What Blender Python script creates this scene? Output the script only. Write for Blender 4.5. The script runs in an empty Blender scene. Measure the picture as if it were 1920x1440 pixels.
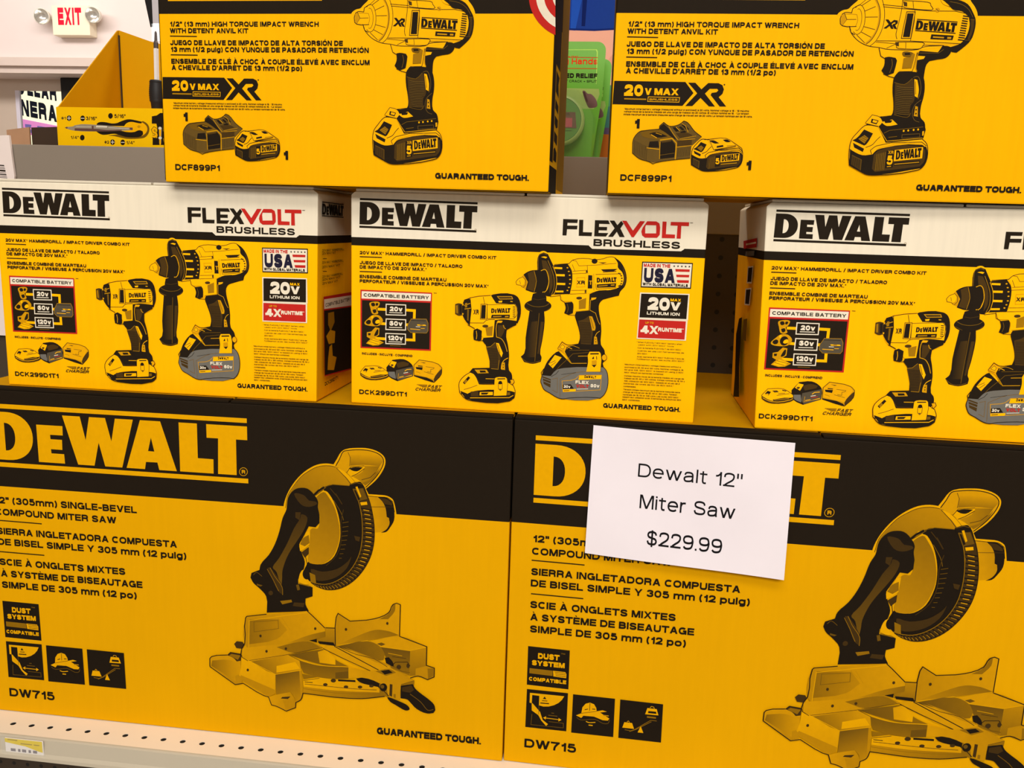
# Store shelf stacked with yellow power-tool cartons, built entirely from mesh code (Blender 4.5).
import bpy, bmesh, math, random
from mathutils import Vector, Matrix
from mathutils.geometry import tessellate_polygon
random.seed(7)
SC = bpy.context.scene
COL = SC.collection
SC.view_settings.view_transform = 'Standard'
SC.view_settings.look = 'None'
SC.view_settings.exposure = 0.0
PI = math.pi

# ------------------------------------------------------------------ colours
def lin(r, g, b, k=1.0):
    f = lambda c: (c/12.92 if c <= .04045 else ((c+.055)/1.055)**2.4)
    return tuple(f(c/255.0)*k for c in (r, g, b))
INK_SRGB = {'y': (226, 164, 0), 'k': (31, 24, 16), 'd': (64, 46, 18), 'e': (104, 75, 16), 'f': (92, 70, 28),
            'h': (140, 100, 10), 'm': (182, 130, 6), 'l': (206, 148, 4), 'w': (205, 195, 174), 'r': (168, 34, 28),
            'n': (30, 27, 44), 'g': (98, 95, 88), 'b': (74, 66, 52), 'o': (140, 128, 108), 'p': (170, 70, 90),
            'c': (60, 78, 40), 'W': (232, 224, 216), 'R': (196, 40, 24), 'B': (24, 52, 130), 'S': (226, 160, 134),
            'q': (92, 64, 56), 'G': (104, 158, 30), 'x': (226, 32, 60), 't': (176, 190, 120), 'K': (22, 20, 22), 'v': (52, 60, 90), 'P': (228, 140, 205)}
INK = {k: lin(*v, k=1.04) for k, v in INK_SRGB.items()}

# ------------------------------------------------------------------ materials
def nodes(name):
    m = bpy.data.materials.new(name); m.use_nodes = True
    nt = m.node_tree; b = nt.nodes['Principled BSDF']
    return m, nt, b
def N(nt, t, **kw):
    n = nt.nodes.new(t)
    for k, v in kw.items(): setattr(n, k, v)
    return n
def mottled(name, col, rough=.6, amt=.06, scale=40, metal=0.0, emit=0.0, bump=0.0, stretch=(1, 1, 1), spec=.3):
    m, nt, b = nodes(name); b.inputs['Specular IOR Level'].default_value = spec
    tc = N(nt, 'ShaderNodeTexCoord'); mp = N(nt, 'ShaderNodeMapping'); nz = N(nt, 'ShaderNodeTexNoise')
    mp.inputs['Scale'].default_value = stretch
    nz.inputs['Scale'].default_value = scale; nz.inputs['Detail'].default_value = 4
    nt.links.new(tc.outputs['Object'], mp.inputs['Vector']); nt.links.new(mp.outputs[0], nz.inputs['Vector'])
    rp = N(nt, 'ShaderNodeMapRange'); rp.inputs[3].default_value = 1-amt; rp.inputs[4].default_value = 1+amt
    nt.links.new(nz.outputs['Fac'], rp.inputs[0])
    mx = N(nt, 'ShaderNodeMix', data_type='RGBA', blend_type='MULTIPLY'); mx.inputs[0].default_value = 1
    mx.inputs[6].default_value = (*col, 1)
    nt.links.new(rp.outputs[0], mx.inputs[7]); nt.links.new(mx.outputs[2], b.inputs['Base Color'])
    b.inputs['Roughness'].default_value = rough; b.inputs['Metallic'].default_value = metal
    if emit:
        nt.links.new(mx.outputs[2], b.inputs['Emission Color']); b.inputs['Emission Strength'].default_value = emit
    if bump:
        bp = N(nt, 'ShaderNodeBump'); bp.inputs['Strength'].default_value = bump; bp.inputs['Distance'].default_value = .002
        nt.links.new(nz.outputs['Fac'], bp.inputs['Height']); nt.links.new(bp.outputs[0], b.inputs['Normal'])
    return m
def ink_material():
    m, nt, b = nodes('printed_ink')
    at = N(nt, 'ShaderNodeAttribute', attribute_name='ink')
    tc = N(nt, 'ShaderNodeTexCoord'); nz = N(nt, 'ShaderNodeTexNoise'); nz.inputs['Scale'].default_value = 160
    nt.links.new(tc.outputs['Object'], nz.inputs['Vector'])
    rp = N(nt, 'ShaderNodeMapRange'); rp.inputs[3].default_value = .93; rp.inputs[4].default_value = 1.07
    nt.links.new(nz.outputs['Fac'], rp.inputs[0])
    mx = N(nt, 'ShaderNodeMix', data_type='RGBA', blend_type='MULTIPLY'); mx.inputs[0].default_value = 1
    nt.links.new(at.outputs['Color'], mx.inputs[6]); nt.links.new(rp.outputs[0], mx.inputs[7])
    nt.links.new(mx.outputs[2], b.inputs['Base Color']); b.inputs['Roughness'].default_value = .62
    b.inputs['Specular IOR Level'].default_value = .04
    return m
def carton_material(name, bands, ink_scale=1.0, streak=.05):
    """board printed in horizontal bands: bands = [(z_from, colour), ...] from the bottom up"""
    m, nt, b = nodes(name)
    tc = N(nt, 'ShaderNodeTexCoord'); sx = N(nt, 'ShaderNodeSeparateXYZ'); nt.links.new(tc.outputs['Object'], sx.inputs[0])
    prev = None
    for z, c in bands:
        if prev is None:
            prev = N(nt, 'ShaderNodeRGB'); prev.outputs[0].default_value = (*c, 1); out = prev.outputs[0]; continue
        g = N(nt, 'ShaderNodeMath', operation='GREATER_THAN'); g.inputs[1].default_value = z; nt.links.new(sx.outputs[2], g.inputs[0])
        mx = N(nt, 'ShaderNodeMix', data_type='RGBA'); nt.links.new(g.outputs[0], mx.inputs[0]); nt.links.new(out, mx.inputs[6]); mx.inputs[7].default_value = (*c, 1)
        out = mx.outputs[2]
    mp = N(nt, 'ShaderNodeMapping'); mp.inputs['Scale'].default_value = (1, 1, .06); nt.links.new(tc.outputs['Object'], mp.inputs['Vector'])
    fl = N(nt, 'ShaderNodeTexNoise'); fl.inputs['Scale'].default_value = 170; fl.inputs['Detail'].default_value = 2; nt.links.new(mp.outputs[0], fl.inputs['Vector'])
    big = N(nt, 'ShaderNodeTexNoise'); big.inputs['Scale'].default_value = 7; nt.links.new(tc.outputs['Object'], big.inputs['Vector'])
    r1 = N(nt, 'ShaderNodeMapRange'); r1.inputs[3].default_value = 1-streak; r1.inputs[4].default_value = 1+streak; nt.links.new(fl.outputs['Fac'], r1.inputs[0])
    r2 = N(nt, 'ShaderNodeMapRange'); r2.inputs[3].default_value = .95; r2.inputs[4].default_value = 1.05; nt.links.new(big.outputs['Fac'], r2.inputs[0])
    mu = N(nt, 'ShaderNodeMath', operation='MULTIPLY'); nt.links.new(r1.outputs[0], mu.inputs[0]); nt.links.new(r2.outputs[0], mu.inputs[1])
    mx = N(nt, 'ShaderNodeMix', data_type='RGBA', blend_type='MULTIPLY'); mx.inputs[0].default_value = 1
    nt.links.new(out, mx.inputs[6]); nt.links.new(mu.outputs[0], mx.inputs[7]); nt.links.new(mx.outputs[2], b.inputs['Base Color'])
    bp = N(nt, 'ShaderNodeBump'); bp.inputs['Strength'].default_value = .12; bp.inputs['Distance'].default_value = .0006
    nt.links.new(fl.outputs['Fac'], bp.inputs['Height']); nt.links.new(bp.outputs[0], b.inputs['Normal'])
    b.inputs['Roughness'].default_value = .65; b.inputs['Specular IOR Level'].default_value = .04
    return m
GAIN = {'S': .9, 'F': 1.2, 'W': 1.0, 'T': 1.0}   # light level of each row, put into board and ink colours
Y_, K_, W_ = INK['y'], INK['k'], INK['w']
M_INK = ink_material()
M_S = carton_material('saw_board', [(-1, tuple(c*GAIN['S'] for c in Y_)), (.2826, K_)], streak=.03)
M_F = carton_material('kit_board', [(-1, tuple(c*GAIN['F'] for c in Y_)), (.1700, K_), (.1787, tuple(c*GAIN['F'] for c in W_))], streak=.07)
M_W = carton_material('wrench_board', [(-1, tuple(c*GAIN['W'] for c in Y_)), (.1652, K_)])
M_YT = mottled('yellow_board_top', tuple(c*.6 for c in Y_), .8, .1, 25, spec=.03)  # yellow darkened: the shade on the tops is put into the colour
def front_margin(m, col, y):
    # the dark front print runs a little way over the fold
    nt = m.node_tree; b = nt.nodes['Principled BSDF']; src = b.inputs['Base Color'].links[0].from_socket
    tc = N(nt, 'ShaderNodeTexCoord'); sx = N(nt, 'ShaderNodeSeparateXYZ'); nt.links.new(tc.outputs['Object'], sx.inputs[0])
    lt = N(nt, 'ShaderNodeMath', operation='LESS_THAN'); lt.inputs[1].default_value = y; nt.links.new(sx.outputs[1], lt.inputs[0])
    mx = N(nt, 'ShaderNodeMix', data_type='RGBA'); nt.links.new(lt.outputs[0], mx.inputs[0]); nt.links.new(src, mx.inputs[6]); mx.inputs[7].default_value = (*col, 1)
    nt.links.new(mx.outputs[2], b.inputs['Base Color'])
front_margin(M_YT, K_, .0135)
M_KRAFT = mottled('kraft_board', lin(168, 128, 96), .85, .1, 60)
M_FW = mottled('pale_board_top', W_, .6, .05, 60)

# ------------------------------------------------------------------ objects
def link(o, parent=None):
    COL.objects.link(o)
    if parent is not None: o.parent = parent
    return o
def empty(name, loc=(0, 0, 0), rot=(0, 0, 0)):
    o = bpy.data.objects.new(name, None); o.location = loc; o.rotation_euler = rot; o.empty_display_size = .03
    return link(o)
def tag(o, label, cat=None, group=None, kind=None):
    o['label'] = label
    if cat: o['category'] = cat
    if group: o['group'] = group
    if kind: o['kind'] = kind
    return o
def mesh_obj(name, bm, mats, parent=None, smooth=False):
    me = bpy.data.meshes.new(name); bm.normal_update(); bm.to_mesh(me); bm.free()
    for m in (mats if isinstance(mats, (list, tuple)) else [mats]): me.materials.append(m)
    if smooth:
        for p in me.polygons: p.use_smooth = True
    return link(bpy.data.objects.new(name, me), parent)
def prism(bm, loop, axis, a, b, mat=0):
    """extrude a 2-D loop along an axis: 'y' -> loop is (x,z); 'x' -> (y,z); 'z' -> (x,y)"""
    f = {'y': lambda p, t: (p[0], t, p[1]), 'x': lambda p, t: (t, p[0], p[1]), 'z': lambda p, t: (p[0], p[1], t)}[axis]
    va = [bm.verts.new(f(p, a)) for p in loop]; vb = [bm.verts.new(f(p, b)) for p in loop]
    fs = [bm.faces.new(va), bm.faces.new(vb[::-1])]
    n = len(loop)
    for i in range(n): fs.append(bm.faces.new((va[i], vb[i], vb[(i+1) % n], va[(i+1) % n])))
    for q in fs: q.material_index = mat
    return fs
def box(bm, x0, x1, y0, y1, z0, z1, bev=0.0, mat=0, seg=2):
    t = bmesh.new(); prism(t, [(x0, z0), (x1, z0), (x1, z1), (x0, z1)], 'y', y0, y1, mat)
    bmesh.ops.recalc_face_normals(t, faces=t.faces)
    if bev: bmesh.ops.bevel(t, geom=t.edges[:], offset=bev, segments=seg, affect='EDGES', profile=.6)
    me = bpy.data.meshes.new('tmp'); t.to_mesh(me); t.free(); bm.from_mesh(me); bpy.data.meshes.remove(me)
def lathe(bm, prof, centre, axis, n=28, mat=0):
    """prof = [(radius, along)]"""
    axis = Vector(axis).normalized(); q = Vector((0, 0, 1)).rotation_difference(axis); c = Vector(centre); rings = []
    for r, h in prof:
        if r < 1e-6: rings.append([bm.verts.new(c+q @ Vector((0, 0, h)))])
        else: rings.append([bm.verts.new(c+q @ Vector((r*math.cos(2*PI*i/n), r*math.sin(2*PI*i/n), h))) for i in range(n)])
    for A, B in zip(rings, rings[1:]):
        for i in range(n):
            a = A[i % len(A)], A[(i+1) % len(A)]; b = B[i % len(B)], B[(i+1) % len(B)]
            vs = []
            for v in (a[0], a[1], b[1], b[0]):
                if v not in vs: vs.append(v)
            if len(vs) > 2: bm.faces.new(vs).material_index = mat
    bmesh.ops.recalc_face_normals(bm, faces=bm.faces)

# ------------------------------------------------------------------ flat artwork: polygons, strokes, lettering
def spline(p, closed, k=4):
    n = len(p); out = []
    for i in range(n if closed else n-1):
        if closed: a, b, c, d = p[i-1], p[i], p[(i+1) % n], p[(i+2) % n]
        else: a, b, c, d = p[max(i-1, 0)], p[i], p[i+1], p[min(i+2, n-1)]
        for j in range(k):
            t = j/k
            out.append(tuple(.5*(2*b[q]+(c[q]-a[q])*t+(2*a[q]-5*b[q]+4*c[q]-d[q])*t*t+(3*b[q]-a[q]-3*c[q]+d[q])*t**3) for q in (0, 1)))
    if not closed: out.append(p[-1])
    return out
def soften(p, closed, limit=40, k=3):
    """round off the gentle turns of a traced outline and keep its real corners sharp"""
    n = len(p)
    if n < 4: return list(p)
    T = []
    for i in range(n):
        a, b, c = p[i-1], p[i], p[(i+1) % n]
        d1 = (b[0]-a[0], b[1]-a[1]); d2 = (c[0]-b[0], c[1]-b[1]); l1 = math.hypot(*d1); l2 = math.hypot(*d2)
        if (not closed and i in (0, n-1)) or l1 < 1e-7 or l2 < 1e-7: T.append(None); continue
        turn = abs(math.degrees(math.atan2(d1[0]*d2[1]-d1[1]*d2[0], d1[0]*d2[0]+d1[1]*d2[1])))
        if turn > limit: T.append(None); continue
        x, y = d1[0]/l1+d2[0]/l2, d1[1]/l1+d2[1]/l2; l = math.hypot(x, y); T.append((x/l, y/l))
    out = []
    for i in range(n if closed else n-1):
        a, b = p[i], p[(i+1) % n]; l = math.hypot(b[0]-a[0], b[1]-a[1]); ta, tb = T[i], T[(i+1) % n]
        out.append(a)
        if l < 1e-7 or (ta is None and tb is None): continue
        u = ((b[0]-a[0])/l, (b[1]-a[1])/l); ta = ta or u; tb = tb or u
        for j in range(1, k):
            t = j/k; h1 = 2*t**3-3*t*t+1; h2 = t**3-2*t*t+t; h3 = -2*t**3+3*t*t; h4 = t**3-t*t
            out.append(tuple(h1*a[q]+h2*l*ta[q]+h3*b[q]+h4*l*tb[q] for q in (0, 1)))
    if not closed: out.append(p[-1])
    return out
def ribbon(p, w, closed=False):
    """outline quads of a stroke: returns list of 4-point polygons with mitred joints"""
    q = [p[0]]
    for a in p[1:]:
        if abs(a[0]-q[-1][0])+abs(a[1]-q[-1][1]) > 1e-9: q.append(a)
    if closed and len(q) > 2 and abs(q[0][0]-q[-1][0])+abs(q[0][1]-q[-1][1]) < 1e-9: q.pop()
    n = len(q)
    if n < 2: return []
    L = []; R = []
    for i in range(n):
        ds = []
        if closed or i > 0: a, b = q[i-1], q[i]; l = math.hypot(b[0]-a[0], b[1]-a[1]); ds.append(((b[0]-a[0])/l, (b[1]-a[1])/l))
        if closed or i < n-1: a, b = q[i], q[(i+1) % n]; l = math.hypot(b[0]-a[0], b[1]-a[1]); ds.append(((b[0]-a[0])/l, (b[1]-a[1])/l))
        if len(ds) == 2:
            nx, ny = -(ds[0][1]+ds[1][1]), ds[0][0]+ds[1][0]; l = math.hypot(nx, ny)
            if l < .35: nx, ny, k = -ds[0][1], ds[0][0], 1
            else:
                nx /= l; ny /= l; k = 1/max(.45, nx*-ds[0][1]+ny*ds[0][0])
        else: nx, ny, k = -ds[0][1], ds[0][0], 1
        L.append((q[i][0]+nx*w/2*k, q[i][1]+ny*w/2*k)); R.append((q[i][0]-nx*w/2*k, q[i][1]-ny*w/2*k))
    return [[L[i], L[(i+1) % n], R[(i+1) % n], R[i]] for i in range(n if closed else n-1)]

def _arc(cx, cy, rx, ry, a0, a1, n=9, p=2.35):
    o = []
    for i in range(n+1):
        a = math.radians(a0+(a1-a0)*i/n); c, s = math.cos(a), math.sin(a)
        o.append((cx+rx*math.copysign(abs(c)**(2/p), c), cy+ry*math.copysign(abs(s)**(2/p), s)))
    return o
def _bowl(xl, xr, yb, yt):
    m = (xl+xr)/2+.06; return [(xl, yt)]+_arc(m, (yb+yt)/2, xr-m, (yt-yb)/2, 90, -90, 8)+[(xl, yb)]
# glyph = (width, strokes); stroke: ('l', pts) butt line, ('s', pts) smooth, ('d', x0,y0,x1,y1) flat-cut diagonal
_O = ('l', _arc(.5, .5, .5, .5, 0, 360, 24))
_o = ('l', _arc(.5, .37, .5, .37, 0, 360, 20))
_S = [(.96, .74), (.86, .93), (.5, 1), (.14, .93), (.03, .75), (.15, .58), (.5, .505), (.86, .43), (.99, .25), (.87, .06), (.5, 0), (.12, .06), (.0, .28)]
GL = {
 'A': (.98, [('d', .03, 0, .5, 1), ('d', .97, 0, .5, 1), ('l', [(.22, .26), (.78, .26)])]),
 'B': (.86, [('l', [(0, 0), (0, 1)]), ('l', _bowl(0, .93, .52, 1)), ('l', _bowl(0, 1, 0, .52))]),
 'C': (.92, [('l', _arc(.52, .5, .52, .5, 42, 318, 20))]),
 'D': (.9, [('l', [(0, 0), (0, 1)]), ('l', [(0, 1)]+_arc(.45, .5, .55, .5, 90, -90, 14)+[(0, 0)])]),
 'E': (.76, [('l', [(0, -.0), (0, 1)]), ('l', [(-.0, 1), (1, 1)]), ('l', [(0, .51), (.93, .51)]), ('l', [(0, 0), (1.02, 0)])]),
 'F': (.72, [('l', [(0, 0), (0, 1)]), ('l', [(0, 1), (1, 1)]), ('l', [(0, .49), (.9, .49)])]),
 'G': (.96, [('l', _arc(.5, .5, .5, .5, 42, 330, 20)), ('l', [(.56, .46), (1, .46), (1, 0)])]),
 'H': (.86, [('l', [(0, 0), (0, 1)]), ('l', [(1, 0), (1, 1)]), ('l', [(0, .52), (1, .52)])]),
 'I': (.0, [('l', [(0, 0), (0, 1)])]),
 'J': (.68, [('s', [(0, .33), (.08, .08), (.45, 0), (.85, .06), (1, .3), (1, .6), (1, 1)])]),
 'K': (.92, [('l', [(0, 0), (0, 1)]), ('d', 0, .3, .9, 1), ('d', .93, 0, .35, .64)]),
 'L': (.7, [('l', [(0, 0), (0, 1)]), ('l', [(0, 0), (1, 0)])]),
 'M': (1.06, [('l', [(0, 0), (0, 1)]), ('l', [(1, 0), (1, 1)]), ('d', .5, 0, .06, 1), ('d', .5, 0, .94, 1)]),
 'N': (.88, [('l', [(0, 0), (0, 1)]), ('l', [(1, 0), (1, 1)]), ('d', .96, 0, .04, 1)]),
 'O': (.98, [_O]),
 'P': (.82, [('l', [(0, 0), (0, 1)]), ('l', _bowl(0, 1, .42, 1))]),
 'Q': (.98, [_O, ('d', 1, -.04, .62, .3)]),
 'R': (.88, [('l', [(0, 0), (0, 1)]), ('l', _bowl(0, .96, .46, 1)), ('s', [(.5, .46), (.82, .42), (.92, .25), (.95, 0)])]),
 'S': (.86, [('s', _S)]),
 'T': (.84, [('l', [(-.04, 1), (1.04, 1)]), ('l', [(.5, 0), (.5, 1)])]),
 'U': (.86, [('s', [(0, 1), (0, .6), (.01, .28), (.14, .06), (.5, 0), (.86, .06), (.99, .28), (1, .6), (1, 1)])]),
 'V': (.94, [('d', .5, 0, .02, 1), ('d', .5, 0, .98, 1)]),
 'W': (1.36, [('d', .26, 0, .0, 1), ('d', .26, 0, .5, 1), ('d', .74, 0, .5, 1), ('d', .74, 0, 1, 1)]),
 'X': (.92, [('d', .0, 0, .98, 1), ('d', 1, 0, .02, 1)]),
 'Y': (.92, [('d', .5, .4, 0, 1), ('d', .5, .4, 1, 1), ('l', [(.5, 0), (.5, .5)])]),
 'Z': (.82, [('l', [(0, 1), (1, 1)]), ('l', [(0, 0), (1, 0)]), ('d', .05, 0, .95, 1)]),
 '0': (.78, [_O]),
 '1': (.36, [('l', [(1, 0), (1, 1)]), ('s', [(-.1, .72), (.4, .75), (.85, .9), (.95, 1)])]),
 '2': (.76, [('s', [(.02, .68), (.1, .92), (.5, 1), (.9, .92), (.98, .7), (.82, .46), (.3, .18), (.04, 0)]), ('l', [(-.02, 0), (1, 0)])]),
 '3': (.76, [('s', [(.02, .76), (.14, .94), (.5, 1), (.86, .93), (.94, .75), (.82, .58), (.42, .53)]), ('s', [(.42, .53), (.84, .48), (1, .27), (.87, .06), (.5, 0), (.12, .06), (0, .27)])]),
 '4': (.8, [('l', [(.74, 0), (.74, 1)]), ('l', [(-.04, .24), (1.04, .24)]), ('d', .0, .24, .66, 1)]),
 '5': (.76, [('l', [(.92, 1), (.14, 1), (.06, .5)]), ('s', [(.06, .5), (.26, .62), (.56, .64), (.9, .55), (1, .32), (.88, .07), (.5, 0), (.12, .06), (0, .25)])]),
 '6': (.8, [('s', [(.97, .84), (.82, .97), (.5, 1), (.13, .88), (.0, .5), (.02, .3), (.14, .07), (.5, 0), (.88, .07), (1, .28), (.88, .5), (.5, .56), (.14, .5), (.02, .36)])]),
 '7': (.74, [('l', [(-.02, 1), (1, 1)]), ('s', [(1, 1), (.62, .62), (.42, .3), (.36, 0)])]),
 '8': (.78, [('l', _arc(.5, .76, .45, .24, 0, 360, 16)), ('l', _arc(.5, .27, .5, .27, 0, 360, 18))]),
 'a': (.72, [('s', [(.06, .52), (.16, .69), (.5, .74), (.82, .68), (.92, .5), (.92, .2), (.95, 0)]), ('s', [(.92, .44), (.45, .41), (.08, .33), (.0, .18), (.12, .02), (.42, 0), (.78, .06), (.92, .24)])]),
 'b': (.76, [('l', [(0, 0), (0, 1)]), _o]), 'c': (.72, [('l', _arc(.52, .37, .52, .37, 45, 315, 16))]),
 'd': (.76, [('l', [(1, 0), (1, 1)]), _o]),
 'e': (.76, [('l', [(0, .38), (1, .38)]), ('l', _arc(.5, .37, .5, .37, 4, 318, 18))]),
 'f': (.42, [('s', [(.4, 0), (.4, .6), (.42, .88), (.7, 1), (1, .99)]), ('l', [(0, .74), (.95, .74)])]),
 'g': (.76, [_o, ('s', [(1, .74), (1, .3), (1, -.06), (.86, -.24), (.5, -.29), (.08, -.22)])]),
 'h': (.72, [('l', [(0, 0), (0, 1)]), ('s', [(0, .5), (.2, .7), (.55, .74), (.9, .67), (1, .48), (1, .2), (1, 0)])]),
 'i': (.0, [('l', [(0, 0), (0, .74)]), ('l', [(0, .92), (0, 1.06)])]),
 'j': (.1, [('s', [(-1, -.27), (.4, -.24), (1, -.05), (1, .3), (1, .74)]), ('l', [(1, .92), (1, 1.06)])]),
 'k': (.72, [('l', [(0, 0), (0, 1)]), ('d', 0, .22, .9, .74), ('d', .95, 0, .38, .46)]), 'l': (.0, [('l', [(0, 0), (0, 1)])]),
 'm': (1.24, [('l', [(0, 0), (0, .74)]), ('s', [(0, .52), (.12, .7), (.3, .74), (.46, .68), (.5, .5), (.5, .2), (.5, 0)]), ('s', [(.5, .52), (.62, .7), (.8, .74), (.96, .68), (1, .5), (1, .2), (1, 0)])]),
 'n': (.72, [('l', [(0, 0), (0, .74)]), ('s', [(0, .5), (.2, .7), (.55, .74), (.9, .67), (1, .48), (1, .2), (1, 0)])]),
 'o': (.8, [_o]), 'p': (.76, [('l', [(0, -.28), (0, .74)]), _o]), 'q': (.76, [('l', [(1, -.28), (1, .74)]), _o]),
 'r': (.38, [('l', [(0, 0), (0, .74)]), ('s', [(0, .42), (.2, .65), (.6, .73), (1.05, .73)])]),
 's': (.66, [('s', [(x, y*.74) for x, y in _S])]),
 't': (.44, [('s', [(.38, .98), (.38, .4), (.4, .12), (.6, 0), (1, .01)]), ('l', [(-.05, .74), (1, .74)])]),
 'u': (.72, [('s', [(0, .74), (0, .4), (.02, .18), (.16, .02), (.45, 0), (.8, .05), (1, .24)]), ('l', [(1, 0), (1, .74)])]),
 'v': (.78, [('d', .5, 0, .02, .74), ('d', .5, 0, .98, .74)]),
 'w': (1.16, [('d', .26, 0, .0, .74), ('d', .26, 0, .5, .74), ('d', .74, 0, .5, .74), ('d', .74, 0, 1, .74)]),
 'x': (.78, [('d', 0, 0, .97, .74), ('d', 1, 0, .03, .74)]),
 'y': (.78, [('d', .5, 0, .02, .74), ('d', .18, -.28, .98, .74)]), 'z': (.68, [('l', [(0, .74), (1, .74)]), ('l', [(0, 0), (1, 0)]), ('d', .05, 0, .95, .74)]),
 '.': (.0, [('l', [(0, 0), (0, .08)])]), ',': (.05, [('l', [(.6, .12), (.6, 0), (0, -.16)])]), '-': (.34, [('l', [(0, .38), (1, .38)])]),
 '/': (.4, [('d', 0, -.05, 1, 1.05)]), '(': (.22, [('s', [(1, 1.12), (.25, .8), (0, .42), (.25, .05), (1, -.26)])]), ')': (.22, [('s', [(0, 1.12), (.75, .8), (1, .42), (.75, .05), (0, -.26)])]),
 '"': (.3, [('l', [(0, .64), (0, 1)]), ('l', [(1, .64), (1, 1)])]), "'": (.0, [('l', [(0, .66), (0, 1)])]),
 '*': (.3, [('l', [(.5, .66), (.5, 1.04)]), ('l', [(0, .76), (1, .94)]), ('l', [(0, .94), (1, .76)])]),
 '#': (.8, [('l', [(.3, 0), (.4, 1)]), ('l', [(.66, 0), (.76, 1)]), ('l', [(0, .33), (.98, .33)]), ('l', [(.04, .67), (1, .67)])]),
 '$': (.78, [('s', _S), ('l', [(.5, -.14), (.5, 1.14)])]), '+': (.6, [('l', [(.5, .1), (.5, .7)]), ('l', [(0, .4), (1, .4)])]), '•': (.12, [('l', [(0, .4), (1, .4)])]),
 '&': (.9, [('s', [(1, 0), (.3, .66), (.24, .88), (.48, 1), (.7, .86), (.6, .66), (.1, .4), (.02, .18), (.3, 0), (.68, .08), (.95, .46)])]),
}
GL['9'] = (.8, [('s', [(1-x, 1-y) for x, y in GL['6'][1][0][1]])])
_ACC = {'À': ('A', -1), 'Á': ('A', 1), 'È': ('E', -1), 'É': ('E', 1), 'Ê': ('E', 0), 'Ó': ('O', 1), 'Ñ': ('N', 0), 'á': ('a', 1), 'é': ('e', 1), 'ó': ('o', 1), 'í': ('i', 1)}
def glyph_polys(ch, w):
    """polygons of one glyph, cap height 1, stroke weight w; returns (advance width, [poly...])"""
    acc = None
    if ch in _ACC: ch, acc = _ACC[ch]
    if ch == ' ': return .5, []
    W, st = GL.get(ch, GL['-']); W = W*1.0; wv = w; wh = w*.86
    X = lambda x: wv/2+x*W
    Yv = lambda y: wh/2+y*(1-wh)
    out = []
    for s in st:
        if s[0] == 'd':
            _, x0, y0, x1, y1 = s; hw = wv*.56
            f = lambda y: (0 if y == 0 else 1 if y == 1 else .74+wh*.13 if y == .74 else y)
            x0, x1 = wv/2+x0*W, wv/2+x1*W
            out.append([(x0-hw, f(y0)), (x0+hw, f(y0)), (x1+hw, f(y1)), (x1-hw, f(y1))])
        else:
            p = [(X(x), Yv(y)) for x, y in s[1]]
            straight = s[0] == 'l' and len(p) <= 3
            if straight and len(p) == 2:   # square the ends to the cap box
                (ax, ay), (bx, by) = p
                if abs(ax-bx) < 1e-6:
                    lo, hi = min(ay, by), max(ay, by); ylo = min(s[1][0][1], s[1][1][1]); yhi = max(s[1][0][1], s[1][1][1])
                    lo -= wh/2 if ylo <= 0 else 0; hi += wh/2 if yhi in (1, .74) else 0
                    out.append([(ax-wv/2, lo), (ax+wv/2, lo), (ax+wv/2, hi), (ax-wv/2, hi)]); continue
                if abs(ay-by) < 1e-6:
                    lo, hi = min(ax, bx), max(ax, bx)
                    out.append([(lo-(wv/2 if W > .2 else 0), ay-wh/2), (hi+(wv/2 if W > .2 else wv/2), ay-wh/2), (hi+wv/2, ay+wh/2), (lo-(wv/2 if W > .2 else wv/2), ay+wh/2)]); continue
            for e, o_ in ((0, 1), (-1, -2)):      # stems that end in a curve still reach the cap and base lines
                y = s[1][e][1]; dx, dy = p[e][0]-p[o_][0], p[e][1]-p[o_][1]
                if y in (0, 1, .74) and abs(dx) < .3*abs(dy): p[e] = (p[e][0], p[e][1]+math.copysign(wh/2, dy))
            if s[0] == 's': p = spline(p, False, 3)
            closed = s[0] == 'l' and len(p) > 12 and math.hypot(p[0][0]-p[-1][0], p[0][1]-p[-1][1]) < 1e-6
            # one ribbon polygon per stroke
            R = ribbon(p, w*.95, closed)
            if R: out.append(('ribbon', R))
    if acc is not None:
        c = wv/2+W/2
        if acc == 0: out.append([(c-.2, 1.1), (c-.06, 1.28), (c+.06, 1.28), (c+.2, 1.1), (c+.08, 1.1), (c, 1.19), (c-.08, 1.1)])
        else: out.append([(c-.09*1, 1.09), (c+.05, 1.09), (c+.05+.16*acc+.04, 1.28), (c-.09+.16*acc-.04, 1.28)])
    return W+wv, out

LOGO = {'d': [[(0, .877)]+_arc(.072, .4965, .103, .3805, 90, -90, 20, 2.15)+[(0, .116)],
              [(.064, .706)]+_arc(.0655, .486, .0395, .22, 90, -90, 14, 2.2)+[(.064, .266)]],
        'e': [[(.192, .708), (.295, .708), (.294, .561), (.244, .56), (.245, .491), (.29, .491), (.289, .332), (.244, .333), (.245, .267), (.295, .266), (.296, .117), (.193, .117)]],
        'w': [[(.296, .876), (.365, .876), (.383, .511), (.401, .876), (.463, .876), (.483, .517), (.501, .876), (.57, .876), (.52, .116), (.454, .116), (.433, .485), (.412, .116), (.348, .116)]],
        'a': [[(.597, .876), (.674, .876), (.73, .116), (.663, .116), (.657, .232), (.613, .23), (.608, .116), (.537, .116)], [(.636, .616), (.623, .403), (.647, .4)]],
        'l': [[(.744, .877), (.813, .877), (.812, .342), (.871, .34), (.87, .117), (.743, .117)]],
        't': [[(.848, .877), (1, .877), (1, .668), (.958, .668), (.957, .117), (.887, .117), (.891, .668), (.848, .668)]]}
STEP = 6e-6
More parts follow.
